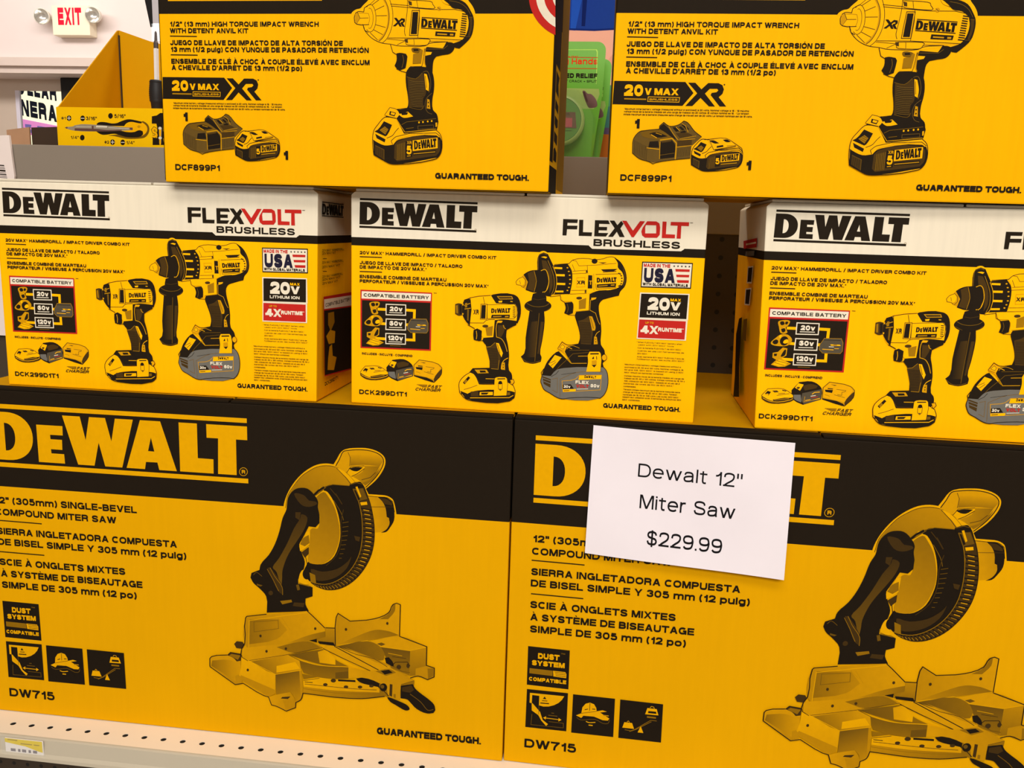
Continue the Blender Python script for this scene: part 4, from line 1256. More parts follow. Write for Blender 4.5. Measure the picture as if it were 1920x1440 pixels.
'W:wrench_picture': '''P y|2010,1648 2025,1669 2062,1692 2105,1702 2135,1732 2185,1778 2218,1831 3143,1828 3172,1776 3210,1730 3236,1685 3247,1644 2692,1593
P y|2127,1559 2047,1559 2043,1619 2058,1659 2083,1672 2138,1669 2142,1705 2193,1738 2272,1804 2330,1830 2903,1829 3116,1750 3189,1658 3193,1494 3095,1395 2982,1381 2781,1357 2594,1353 2412,1365 2332,1385 2208,1438
L k 6|2131,1552 2146,1505 2208,1437 2274,1398 2332,1380 2409,1372 2478,1358 2594,1354 2760,1359 2799,1379 2960,1393
L k 7|2138,1669 2083,1672 2058,1659 2043,1619 2048,1572 2072,1555 2193,1552
P m|2051,1649 2076,1665 2102,1612 2069,1562 2048,1579
L k 5|2076,1665 2102,1611 2186,1613
L k 3|2102,1611 2069,1562
L k 3|2083,1659 2186,1655 2199,1605 2186,1555
W k 5|2169,1713 2185,1731 2204,1737 2222,1731 2239,1713 2252,1685 2260,1650 2263,1611 2261,1572 2252,1536 2239,1508 2222,1490 2204,1484 2185,1490 2169,1508
W k 4|2188,1699 2199,1704 2209,1699 2219,1686 2227,1665 2232,1640 2234,1611 2232,1582 2227,1556 2219,1535 2210,1522 2199,1517 2188,1522
L k 7|2138,1665 2145,1705 2185,1730 2207,1738
L k 7|2131,1555 2149,1499 2186,1479
W m 13|2330,1797 2374,1718 2388,1625 2375,1526 2332,1446 2288,1405
W d 6|2341,1797 2381,1718 2396,1625 2382,1526 2339,1439 2295,1399
W k 5|2384,1817 2423,1711 2433,1606 2415,1506 2376,1426 2332,1385
L k 4|2200,1735 2272,1798 2330,1824
L k 5|2255,1685 2345,1725
L k 5|2266,1633 2374,1635
L k 5|2260,1551 2360,1526
L k 5|2240,1504 2332,1459
L k 5|2202,1479 2281,1409
L k 5|2222,1732 2309,1791
L k 5|2406,1741 2586,1726
L k 5|2414,1723 2612,1706 2834,1690 3146,1670 3161,1658
W k 5|2576,1803 2577,1705 2564,1592 2549,1493 2562,1446
L k 5|2384,1429 2694,1430 3124,1412
L k 4|2376,1419 2550,1406 2564,1393
L k 4|2478,1366 2550,1400
L k 4|2795,1394 2981,1395
L l 5|2802,1404 3109,1405
W k 5|2582,1777 2597,1777 2797,1765 2827,1737 2837,1698 2619,1713 2591,1728
P d|2582,1771 2618,1761 2622,1728 2594,1731
L k 4|2668,1770 2680,1711
W k 5|2571,1420 2791,1420 2792,1384 2756,1362 2586,1365 2564,1386
P d|2550,1420 2582,1420 2586,1383 2557,1390
L k 4|2644,1417 2648,1367
P m|2911,1698 2909,1689 2903,1682 2895,1679 2886,1679 2878,1683 2873,1689 2871,1698 2873,1706 2878,1713 2886,1717 2895,1717 2903,1713 2908,1706
L k 4|2873,1711 2905,1685
L k 4|2924,1796 2932,1757 2990,1727
L k 4|2990,1727 3018,1730
P k|2630,1668 2685,1668 2673,1465 2613,1465
M d 6|2623,1682 2698,1682 2683,1453 2600,1453 2606,1526
L d 4|2694,1698 2699,1593 2683,1430
P k|2443,1614 2469,1614 2492,1589 2519,1611 2552,1606 2554,1582 2534,1566 2553,1533 2531,1534 2509,1563 2514,1576 2534,1580 2532,1592 2523,1592 2501,1576 2523,1534 2502,1534 2485,1559 2458,1536 2433,1538 2476,1574
K k 1|2720,1622 3076,1601 2714,1518
P k|2860,1490 3057,1481 3050,1443 2855,1449
L m 12|2876,1467 2973,1462
L m 16|3002,1461 3036,1460
L k 9|3117,1651 3167,1644
L k 9|3115,1630 3165,1624
L k 9|3113,1610 3164,1603
L k 9|3111,1590 3163,1583
L k 9|3109,1569 3161,1563
L k 9|3107,1549 3160,1542
L k 9|3105,1528 3159,1522
L k 9|3103,1508 3157,1502
L k 9|3101,1488 3156,1481
L k 9|3099,1467 3155,1461
L k 9|3096,1447 3153,1440
P k|2896,1796 3045,1789 3146,1750 3204,1672 3230,1618 3232,1527 3209,1442 3154,1381 3098,1334 3054,1340 3039,1382 3123,1414 3165,1473 3184,1573 3168,1644 3104,1690 3025,1703 2975,1750
P d|3190,1626 3218,1624 3219,1527 3195,1445 3179,1453 3195,1527
W e 4|2989,1770 3088,1750 3160,1704 3203,1639
L e 3|3183,1619 3222,1616
L e 3|3158,1442 3208,1442
P y|2903,1789 2935,1776 2989,1729 2932,1750
P k|2756,1327 2776,1346 2934,1335 2955,1368 2967,1393 3033,1385 3055,1362 3041,1320 3006,1287 2935,1273 2870,1259 2846,1227 2836,1153 2835,1093 2769,1163 2758,1220
P y|2764,1302 2827,1299 2815,1276 2759,1265
L m 4|2757,1267 2756,1193 2769,1166
L e 4|2764,1327 2940,1328 2982,1361
L k 6|2411,1368 2434,1297 2472,1275
P k|2471,1285 2507,1291 2567,1282 2582,1259 2575,1205 2564,1150 2509,1129 2472,1149 2453,1171 2473,1218
W e 5|2533,1272 2544,1218 2527,1151
L k 6|2472,1142 2523,1120 2571,1109
C e|2623,1332 2666,1340 2718,1325 2703,1296 2638,1298
P k|2641,1326 2688,1327 2695,1310 2645,1306
P h|2639,1281 2696,1292 2717,1327 2736,1317 2718,1196 2635,1191
L k 4|2753,1334 2733,1193 2726,1166 2610,1164
L m 4|2764,1334 2744,1193
P k|2573,1116 2604,1160 2726,1164 2807,1153 2834,1113 2854,1019 2850,931 2839,869 2846,760 2886,718 2898,650 2885,574 2778,559 2558,534 2513,604 2468,679 2365,683 2408,778 2475,759 2579,770 2593,798 2589,893 2572,982 2567,1084
P d|2586,1063 2669,1051 2741,1105 2762,1018 2774,950 2766,896 2746,867 2747,771 2607,783 2599,948
W f 5|2606,1031 2670,1022 2751,1023
W f 5|2606,1015 2670,1007 2751,1007
W f 5|2606,1000 2670,991 2751,992
W f 5|2606,984 2670,975 2752,976
W f 5|2606,969 2670,960 2752,961
W f 5|2606,953 2671,944 2752,945
W f 5|2607,937 2671,929 2752,929
W f 5|2607,922 2671,913 2752,914
W f 5|2607,906 2671,897 2753,898
W f 5|2610,890 2671,882 2737,882
W f 5|2613,875 2672,866 2737,867
W f 5|2616,859 2672,850 2737,851
W f 5|2619,843 2672,834 2737,835
W f 5|2622,828 2672,819 2738,820
W f 5|2625,812 2672,803 2738,804
W f 5|2628,796 2672,787 2738,788
W k 4|2606,1023 2670,1014 2751,1015
W k 4|2606,1007 2670,998 2751,999
W k 4|2606,992 2670,983 2752,984
W k 4|2606,976 2670,967 2752,968
W k 4|2606,960 2671,952 2752,953
W k 4|2606,945 2671,936 2752,937
W k 4|2607,929 2671,920 2752,921
W k 4|2607,913 2671,905 2753,906
W k 4|2607,898 2671,889 2753,890
W k 4|2610,882 2671,873 2737,874
W k 4|2613,866 2672,858 2737,858
W k 4|2616,851 2672,842 2737,843
W k 4|2619,835 2672,826 2738,827
W k 4|2622,819 2672,811 2738,811
W k 4|2625,804 2672,795 2738,796
W k 4|2629,788 2672,779 2738,780
P y|2752,1099 2779,1092 2802,1005 2799,935 2772,949
L d 5|2763,1079 2779,964
W e 5|2578,1067 2669,1049 2734,1105
W f 6|2741,1112 2785,1119 2814,1052 2819,978 2802,923
W f 5|2834,917 2781,869 2766,800 2791,738 2837,719
P m|2787,862 2810,855 2819,767 2782,773
P k|2805,828 2804,825 2802,823 2799,821 2796,821 2793,822 2791,825 2790,828 2791,831 2793,833 2796,835 2799,835 2802,833 2804,831
P k|2807,794 2807,791 2805,789 2802,787 2798,787 2795,788 2793,791 2793,794 2793,797 2795,799 2798,800 2801,800 2804,799 2806,797
W e 4|2603,781 2724,759 2753,800
L d 7|2589,1063 2607,784
P y|2356,704 2410,775 2484,754 2513,713 2484,675 2379,697
L k 5|2356,704 2410,776 2484,755 2513,713 2484,675
P k|2409,742 2473,726 2457,691 2403,706
P y|2423,732 2464,721 2453,703 2418,712
P y|2497,713 2594,738 2646,694 2556,679 2534,686
P k|2519,734 2596,731 2585,709 2534,704
L k 5|2475,759 2581,772
L e 5|2527,611 2579,640 2878,677
P y|2715,638 2713,631 2707,629 2701,631 2699,638 2701,645 2707,648 2713,645
P y|2755,642 2753,636 2747,633 2742,635 2739,642 2741,649 2747,652 2753,649
P y|2803,649 2800,642 2795,639 2789,642 2787,648 2789,655 2795,658 2800,655
P y|2843,653 2840,647 2835,644 2829,646 2827,653 2829,660 2835,663 2840,660
M f 5|2696,604 2853,616 2856,586 2697,571
L e 6|2576,577 2653,587
P l|2873,637 2890,641 2891,603 2876,596
L k 5|2877,720 2900,652 2887,576
P y|2246,551 2291,614 2350,677 2379,685 2475,672 2513,611 2558,532 2880,569 2924,528 2941,473 2936,362 2900,305 2855,286 2486,233 2411,238 2352,265 2247,319 2235,425
P k|2239,467 2261,452 2358,412 2447,421 2477,456 2528,478 2881,516 2925,499 2938,466 2936,362 2900,305 2486,233 2411,238 2247,319
P d|2461,421 2501,458 2875,498 2919,471 2921,369 2885,322 2487,261 2456,290
P e|2477,421 2566,445 2567,281 2478,273
L k 5|2481,423 2482,276
L k 5|2496,427 2497,276
L k 5|2510,430 2512,277
L k 5|2525,434 2526,277
L k 5|2540,438 2541,277
L k 5|2555,442 2556,278
P k|2573,456 2641,464 2642,306 2574,298
P y|2645,464 2897,497 2899,395 2646,363
P k|2648,353 2883,375 2883,347 2652,323
L m 7|2655,336 2876,360
P d|2262,410 2353,370 2353,272 2262,326
L e 4|2262,410 2353,370 2353,272
L k 3|2277,394 2277,324
L k 3|2296,386 2296,315
L k 3|2315,378 2316,306
L k 3|2335,370 2335,296
P k|2291,566 2350,644 2433,610 2384,512 2365,499 2254,544
P h|2306,558 2358,594 2396,567 2365,517
L k 3|2321,558 2377,531
L k 3|2334,571 2383,548
L k 3|2347,583 2389,566
P k|2261,522 2367,470 2358,441 2276,480
L k 5|2502,583 2469,548 2439,509 2380,482
L k 5|2440,422 2425,457 2477,499 2880,541 2925,507
L l 5|2477,461 2514,483 2877,522 2914,500
M k 6|2246,551 2291,614 2350,677 2379,685 2475,672 2513,611 2558,532 2880,569 2924,528 2941,473 2936,362 2900,305 2855,286 2486,233 2411,238 2352,265 2247,319 2235,425
K k 0|2658,461 2884,489 2662,378
T y 2583 331 53 82 15 0|5
T m 2587 428 49 29 20 0|XR
L m 8|2589,312 2626,317
L l 5|2475,672 2516,611 2565,543 2880,577
L k 5|2483,679 2527,611 2568,550'''.split('\n'),
'W:flag_emblem': '''P r|4025,1460 3987,1476 3951,1496 3918,1519 3887,1545 3858,1573 3833,1604 3811,1637 3792,1672 3777,1708 3766,1745 3759,1783 3755,1821 3756,1859 3761,1896 3769,1933 3781,1969 3798,2003 3817,2035 3840,2065 3866,2093 3895,2118 3926,2140 3960,2159 3996,2175 3999,2105 3972,2091 3947,2074 3924,2056 3903,2035 3884,2012 3868,1988 3854,1962 3842,1936 3834,1908 3828,1879 3824,1850 3824,1821 3826,1791 3832,1762 3840,1733 3851,1705 3864,1678 3881,1652 3899,1627 3920,1604 3943,1583 3967,1563 3994,1546 4022,1531
P w|4022,1531 3994,1546 3967,1563 3943,1583 3920,1604 3899,1627 3881,1652 3864,1678 3851,1705 3840,1733 3832,1762 3826,1791 3824,1821 3824,1850 3828,1879 3834,1908 3842,1936 3854,1962 3868,1988 3884,2012 3903,2035 3924,2056 3947,2074 3972,2091 3999,2105 4002,2023 3986,2011 3971,1997 3958,1983 3945,1968 3934,1951 3925,1934 3917,1916 3910,1898 3905,1879 3902,1860 3900,1840 3900,1820 3902,1801 3905,1781 3910,1762 3916,1743 3924,1724 3934,1706 3945,1689 3957,1672 3970,1656 3985,1642 4001,1628 4018,1616
P r|4018,1616 4001,1628 3985,1642 3970,1656 3957,1672 3945,1689 3934,1706 3924,1724 3916,1743 3910,1762 3905,1781 3902,1801 3900,1820 3900,1840 3902,1860 3905,1879 3910,1898 3917,1916 3925,1934 3934,1951 3945,1968 3958,1983 3971,1997 3986,2011 4002,2023 4006,1918 4002,1911 3997,1903 3994,1896 3990,1888 3987,1880 3985,1872 3983,1863 3981,1855 3980,1846 3979,1838 3979,1829 3979,1820 3979,1812 3980,1803 3982,1794 3984,1786 3986,1777 3989,1769 3992,1760 3996,1752 4000,1744 4004,1737 4009,1729 4014,1721
P w|4014,1721 4009,1729 4004,1737 4000,1744 3996,1752 3992,1760 3989,1769 3986,1777 3984,1786 3982,1794 3980,1803 3979,1812 3979,1820 3979,1829 3979,1838 3980,1846 3981,1855 3983,1863 3985,1872 3987,1880 3990,1888 3994,1896 3997,1903 4002,1911 4006,1918 4010,1832 4010,1831 4009,1830 4009,1829 4009,1828 4009,1827 4009,1826 4009,1825 4009,1824 4009,1823 4009,1822 4010,1821 4010,1820 4010,1819 4010,1818 4010,1817 4010,1816 4010,1815 4010,1814 4010,1813 4010,1812 4010,1811 4010,1810 4010,1809 4011,1808'''.split('\n'),
'W:right_side_print': '''P k|0,300 300,300 300,2850 0,2850
P k|300,1250 760,1250 760,2850 300,2850
P k|0,0 760,0 760,260 0,260
P k|350,330 690,330 690,430 470,470 350,440
P k|350,520 690,500 690,600 350,620
P k|350,690 520,660 690,690 690,760 350,770
P k|350,840 690,820 690,900 350,930
P k|350,1000 690,980 600,1100 690,1180 350,1200
P h|800,60 1640,60 1640,2850 800,2850'''.split('\n'),
'T:size_text0': '''T d 76 1130 75 41 17 0|#1'''.split('\n'),
'T:size_text1': '''T d 481 1128 179 52 17 0|3/16"'''.split('\n'),
'T:size_text2': '''T d 945 1168 183 54 17 0|5/16"'''.split('\n'),
'T:size_text3': '''T d 213 846 134 45 17 0|1/4"'''.split('\n'),
'T:size_text4': '''T d 763 787 77 43 17 0|#2'''.split('\n'),
'T:size_text5': '''T d 1118 785 134 47 17 0|1/4"'''.split('\n'),
'T:bit_symbol0': '''P k|244,1152 240,1136 231,1123 218,1113 203,1110 189,1113 177,1122 170,1135 168,1151 172,1167 181,1180 194,1189 209,1193 223,1190 235,1181 242,1168
L w 11|176,1151 236,1152
L w 11|208,1182 204,1121'''.split('\n'),
'T:bit_symbol1': '''P k|466,1154 462,1138 453,1124 440,1115 425,1112 411,1115 399,1124 392,1137 390,1153 394,1168 403,1182 416,1191 431,1195 445,1192 457,1183 464,1170
L w 11|398,1153 458,1154'''.split('\n'),
'T:bit_symbol2': '''P k|921,1197 918,1181 909,1168 896,1159 881,1155 867,1158 855,1167 848,1180 846,1196 850,1212 859,1225 871,1234 886,1238 900,1235 912,1226 919,1213'''.split('\n'),
'T:bit_symbol3': '''P k|442,869 438,853 429,839 416,830 401,826 387,829 375,838 368,851 366,867 370,883 379,897 392,906 407,910 421,907 433,898 440,885'''.split('\n'),
'T:bit_symbol4': '''P k|934,811 930,795 921,782 908,772 893,769 879,772 867,781 860,794 858,810 862,826 871,839 883,849 898,852 912,849 924,840 932,827
L w 11|866,810 926,811
L w 11|897,841 894,780'''.split('\n'),
'T:bit_symbol5': '''P k|1098,811 1094,795 1086,781 1073,772 1058,769 1044,772 1032,780 1025,794 1023,809 1026,825 1035,839 1048,848 1063,852 1077,849 1089,840 1096,827
L w 11|1031,810 1090,811'''.split('\n'),
'T:driver_picture': '''C e|1386,1123 1464,1097 1500,1035 1486,955 1424,891 1325,871 1127,865 930,900 832,907 1031,928 1327,916 1428,972
P y|1469,1013 1458,977 1430,945 1388,918 1335,901 1276,894 1219,899 1167,914 1127,939 1102,971 1095,1006 1106,1041 1134,1074 1177,1100 1230,1117 1288,1124 1346,1119 1397,1104 1437,1079 1462,1048
P m|1365,1046 1332,1023 1302,1045 1335,1069
P k|650,1073 684,1097 744,1105 813,1100 901,1086 981,1093 1052,1121 1142,1148 1201,1151 1279,1140 1391,1118 1375,1094 1326,1097 1238,1113 1179,1110 1129,1087 1097,1051 840,1051 661,1055
P k|641,964 1054,978 1132,964 1261,968 1311,989 1351,995 1394,978 1397,935 1356,903 1256,888 1128,890 1050,906 962,932 893,933 812,920 733,918 674,940
P o|129,1013 174,1023 270,1034 291,1048 642,1061 840,1052 1057,1037 1234,1031 1232,995 1054,981 835,968 636,964 286,969 167,994
P q|289,1005 638,1002 836,988 1055,996 1054,981 835,968 636,964 286,969
P w|641,1047 820,1046 818,1023 639,1025
P q|571,1046 601,1047 597,974 567,974
P q|127,1013 170,1026 173,1003 153,995
P q|1185,1030 1234,1031 1232,993 1188,999
L w 6|838,1022 1174,1015
L w 5|310,1031 560,1030'''.split('\n'),
'T:pack_lettering': '''P k|1549,1201 1626,1214 1686,1252 1727,1251 1718,879 1726,785 1542,781 1547,884 1620,886 1627,1038 1618,1089 1543,1088
L k 45|1616,1009 1578,1028 1552,1001 1565,970 1604,957 1612,926 1582,903 1541,911
L y 31|1616,1009 1578,1028 1552,1001 1565,970 1604,957 1612,926 1582,903 1541,911
L y 13|1541,902 1621,904
P o|1654,1029 1672,1047 1691,1048 1700,1026 1680,806 1651,806
P w|1698,1030 1695,1021 1687,1013 1676,1009 1664,1008 1653,1012 1646,1020 1644,1029 1647,1038 1655,1046 1666,1050 1678,1050 1689,1046 1696,1039
P w|1695,887 1692,878 1684,870 1673,866 1660,865 1650,869 1642,877 1640,886 1643,895 1651,903 1662,907 1674,908 1685,904 1693,896
P y|1655,1011 1690,1012 1682,909 1656,909
P y|1654,868 1680,869 1677,786 1653,786
L y 11|1543,1088 1618,1089
P k|1713,995 1734,977 1730,879 1713,887'''.split('\n'),
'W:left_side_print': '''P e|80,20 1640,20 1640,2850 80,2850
P k|0,20 80,20 80,2850 0,2850'''.split('\n'),  # plain brown covers the yellow side, black at the front edge
'F:left_side_print': '''P r|1403,1867 424,1910 412,1815 1340,1780
P w|1185,1841 479,1871 472,1853 1177,1822
P g|1151,1755 527,1780 542,1725 1171,1703
P w|917,1597 527,1621 552,1434 899,1416
P k|860,1585 569,1605 583,1450 854,1434
P w|955,1355 536,1391 562,1203 938,1176
P k|898,1346 578,1373 615,1211 892,1194
P k|1269,992 1044,1030 970,493 799,167 1245,84 1252,326 1412,794
P e|904,1019 656,1054 614,814 897,797'''.split('\n'),
}

# ------------------------------------------------------------------ cartons
SIZE = {'S': (.62, .36, .398), 'F': (.3674, .19, .2289), 'W': (.4015, .165, .285)}
def carton(kind, parent, mats, nick=.0):
    W, D, H = SIZE[kind]; t = .0028; h = H-t
    bm = bmesh.new()
    n = nick
    loop = [(.0, 0), (W, 0), (W, h-n), (W-n*1.3, h), (n*1.3, h), (0, h-n)] if n else [(0, 0), (W, 0), (W, h), (0, h)]
    prism(bm, loop, 'y', 0, D); bmesh.ops.recalc_face_normals(bm, faces=bm.faces)
    bmesh.ops.bevel(bm, geom=[e for e in bm.edges if e.calc_length() > .03], offset=.0016, segments=2, affect='EDGES', profile=.6)
    bm.normal_update()
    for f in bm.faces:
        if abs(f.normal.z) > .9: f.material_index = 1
    c = mesh_obj('carton', bm, mats, parent)
    for x0, x1 in ((.0, W/2-.0006), (W/2+.0006, W)):
        bm = bmesh.new(); a = n*1.3 if (n and x0 == 0) else .0006; b = n*1.3 if (n and x1 == W) else .0006
        box(bm, x0+a, x1-b, .0004, D-.0004, h+.0001, H, .0008)
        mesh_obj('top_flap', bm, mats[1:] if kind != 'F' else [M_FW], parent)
    return c
FRONT = lambda u, v, l: (u, -l, v)
PART_LABEL = {'right_side_print': 'shaded lettering on the right side'}
def printed_box(kind, name, mats, nick, sides=()):
    root = empty(name)
    carton(kind, root, mats, nick)
    W = SIZE[kind][0]; i = 0
    for key, cmds in ART.items():
        k, part = key.split(':')
        if k != kind or part.endswith('side_print'): continue
        Sheet(base=(i % 4)*28).run(cmds, GAIN[kind], part.endswith('picture')).build(part, FRONT, root); i += 1
    for side in sides:
        pl = (lambda u, v, l: (W+l, u, v)) if side == 'right' else (lambda u, v, l: (-l, u, v))
        Sheet().run(ART[kind+':'+side+'_side_print']).build('side_print', pl, root)
    return root
def copy_thing(root):
    r = root.copy(); COL.objects.link(r)
    for ch in list(root.children):
        c = ch.copy(); COL.objects.link(c); c.parent = r
    return r
def place(o, loc, yaw, tilt, label, cat, group):
    o.location = loc; o.rotation_euler = (0, -tilt, yaw); tag(o, label, cat, group)

saw = printed_box('S', 'miter_saw_box', [M_S, M_YT], 0)
saw2 = copy_thing(saw)
place(saw, (-.6216, -.0029, .0003), .0019, .0, 'wide yellow and black miter saw carton at bottom left, its big lettering uncovered', 'box', 'miter saw boxes on the shelf deck')
place(saw2, (0, 0, .0003), -.0218, 0, 'wide yellow and black miter saw carton with the white price paper taped on it', 'box', 'miter saw boxes on the shelf deck')
kit = printed_box('F', 'combo_kit_box', [M_F, M_FW], .004, ('right', 'left'))
kit2 = copy_thing(kit); kit3 = copy_thing(kit)
ZF = .3987
place(kit, (-.5827, .0143, ZF), -.002, .0003, 'silver-topped yellow drill kit carton, leftmost in the middle row', 'box', 'drill combo kit boxes in the middle row')
place(kit2, (-.1823, .0197, ZF), -.0061, -.0016, 'silver-topped yellow drill kit carton in the centre, above the seam below', 'box', 'drill combo kit boxes in the middle row')
place(kit3, (.2399, .0079, ZF), -.0006, .0013, 'silver-topped yellow drill kit carton cut off by the right edge, beyond the dark gap', 'box', 'drill combo kit boxes in the middle row')
def crush(root, f):
    # this one carton is dented: give it a body of its own and move the corner
    for ch in root.children:
        if ch.name.startswith('carton'):
            ch.data = ch.data.copy()
            for v in ch.data.vertices: v.co.x += f(v.co)
crush(kit3, lambda c: .0058*(1-c.z/.2289)*(1 if c.x < .1 else 0))
crush(kit, lambda c: -.0042*(1-c.z/.2289)*(1 if c.x > .3 else 0))
wr = printed_box('W', 'impact_wrench_box', [M_W, M_YT], 0, ('right', 'left'))
wr2 = copy_thing(wr)
ZW = ZF+.2289+.0004
place(wr, (-.3742, -.0032, ZW), -.0175, -.0005, 'yellow impact wrench carton on top with a red and white striped emblem at its corner', 'box', 'impact wrench boxes in the top row')
place(wr2, (.0849, -.0128, ZW), .0256, .0010, 'yellow impact wrench carton on top row, right of the green packages', 'box', 'impact wrench boxes in the top row')

# ------------------------------------------------------------------ price paper taped to the right saw box
sign = empty('price_sign', (.0, 0, 0)); tag(sign, 'white paper price sign reading 12 inch miter saw for 229.99, taped to a carton', 'sign')
SC4 = [(.0801, .2572), (.2835, .2476), (.2844, .3892), (.0825, .3945)]
def sign_at(s, t, l=0.0):
    a = [SC4[0][i]+(SC4[1][i]-SC4[0][i])*s for i in (0, 1)]; b = [SC4[3][i]+(SC4[2][i]-SC4[3][i])*s for i in (0, 1)]
    x, z = [a[i]+(b[i]-a[i])*t for i in (0, 1)]
    lift = .0006+.0085*(1-t)**1.5*(.55+.6*s)+.0016*math.sin(s*PI)*t+.0009*math.sin(6*s+5*t)
    return Vector((x, -.0219*x-.0012-lift-l, z))
bm = bmesh.new(); nx, nz = 24, 18
G = [[bm.verts.new(sign_at(i/nx, j/nz)) for i in range(nx+1)] for j in range(nz+1)]
for j in range(nz):
    for i in range(nx): bm.faces.new((G[j][i], G[j][i+1], G[j+1][i+1], G[j+1][i]))
M_PAPER = mottled('office_paper', lin(228, 220, 226), .8, .035, 22)
paper = mesh_obj('paper', bm, M_PAPER, sign, True)
for txt, s0, t0, s1, cap in (('Dewalt 12"', 0.2419, 0.6414, 0.7585, 0.1017), ('Miter Saw', 0.2611, 0.4026, 0.7368, 0.1052), ('$229.99', 0.3096, 0.1307, 0.6874, 0.1086)
    ):
    lt = Sheet(); lt.text(txt, s0*1.445, t0, (s1-s0)*1.445, cap, .12, INK['K'], gap=.16)
    # the line follows the curl of the sheet
    lt.build('text_line', lambda u, v, l: sign_at(u/1.445, v, l+.0001), sign)

# ------------------------------------------------------------------ the room far behind the shelf
M_WALL = mottled('painted_wall', lin(240, 225, 221), .85, .03, 3)
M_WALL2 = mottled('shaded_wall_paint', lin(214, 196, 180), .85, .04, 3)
M_FLOOR = mottled('vinyl_floor', lin(196, 184, 168), .5, .08, 4)
M_CEIL = mottled('ceiling_tile', lin(236, 230, 222), .9, .04, 6)
def struct(name, boxes, mat, label):
    bm = bmesh.new()
    for b in boxes: box(bm, *b)
    o = mesh_obj(name, bm, mat); tag(o, label, None, None, 'structure'); return o
struct('floor', [(-9, 7, -4, 8, -1.05, -1.0)], M_FLOOR, 'pale vinyl store floor')
struct('ceiling', [(-9, 7, -4, 8, 3.0, 3.05)], M_CEIL, 'white store ceiling')
struct('wall_back', [(-9, 7, 6.0, 6.4, 1.71, 3.0)], M_WALL, 'white painted upper wall behind the exit sign')
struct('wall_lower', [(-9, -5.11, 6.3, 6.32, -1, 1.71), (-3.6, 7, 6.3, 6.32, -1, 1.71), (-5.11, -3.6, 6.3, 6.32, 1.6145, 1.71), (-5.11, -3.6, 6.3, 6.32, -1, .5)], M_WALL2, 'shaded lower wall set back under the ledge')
struct('wall_left', [(-9.1, -9, -4, 8, -1, 3.0)], M_WALL, 'white side wall on the left')
struct('wall_right', [(7, 7.1, -4, 8, -1, 3.0)], M_WALL, 'white side wall on the right')
struct('trim_1', [(-9, 7, 5.93, 6.0, 1.757, 1.822), (-9, 7, 5.965, 6.0, 1.705, 1.757)], mottled('ledge_paint', lin(226, 208, 198), .8, .03, 5), 'painted ledge moulding across the wall below the exit sign')
win = empty('window_1', (-5.11, 6.3, .5)); tag(win, 'tall shop window with pale frame, a daylit store sign seen through it', None, None, 'structure')
bm = bmesh.new()
for b in ((-.03, .006, -.012, .018, 0, 1.1145), (1.49, 1.51, -.012, .018, 0, 1.1145), (0, 1.5, -.01, .018, 0, .05)): box(bm, *b, bev=.003)
mesh_obj('window_frame', bm, mottled('frame_paint', lin(232, 226, 240), .5, .03, 9), win)
mg, nt, b_ = nodes('window_glass'); b_.inputs['Transmission Weight'].default_value = 1; b_.inputs['Roughness'].default_value = .0; b_.inputs['IOR'].default_value = 1.02; b_.inputs['Base Color'].default_value = (.97, .98, 1, 1)
bm = bmesh.new(); box(bm, .006, 1.49, .008, .012, .05, 1.1145); mesh_obj('pane', bm, mg, win)
# store sign outside; its glow stands in for daylight
so = empty('store_sign', (-5.7663, 7.2, 1.1)); tag(so, 'daylit pale yellow store sign with dark slanted capitals, outside the window', 'sign')
M_LIT = mottled('daylit_sign_face', lin(255, 252, 214), .6, .02, 2, emit=.95)
bm = bmesh.new(); box(bm, -.45, 1.1, .02, .12, -.3, 1.0, .01); mesh_obj('panel', bm, M_LIT, so)
ex = Vector((.3707, 0, -.059)).normalized()
pl = lambda u, v, l: (ex.x*u, -l-.0+.018, ex.z*u+v+.412)
for row in ((('GE', -.19, 0, .165), ('NERA', 0, 0, .375), ('L', .4, 0, .07)), (('DO', -.11, .2, .16), ('LLAR', .078, .2, .31))):
    sh = Sheet()
    for t, u0, v0, wd in row: sh.text(t, u0, v0, wd, .155, .25, INK['v'], gap=.2)
    sh.build('text_line', pl, so)
sh = Sheet(); sh.poly([[(-.45, -.032), (1.1, -.032), (1.1, -.17), (-.45, -.17)]], INK['P'])
for a, b, c in ((0.03, .1, -.075), (.16, .3, -.07), (.03, .12, -.12), (.2, .36, -.11)): sh.poly([[(a, c), (b, c+.005), (b-.01, c-.03), (a, c-.03)]], lin(112, 104, 170))
mp_, nt, b_ = nodes('daylit_ink'); at = N(nt, 'ShaderNodeAttribute', attribute_name='ink'); nt.links.new(at.outputs['Color'], b_.inputs['Base Color']); nt.links.new(at.outputs['Color'], b_.inputs['Emission Color']); b_.inputs['Emission Strength'].default_value = .7  # glow also carries the daylight on the pink band
sh.build('pink_band', pl, so, mp_)
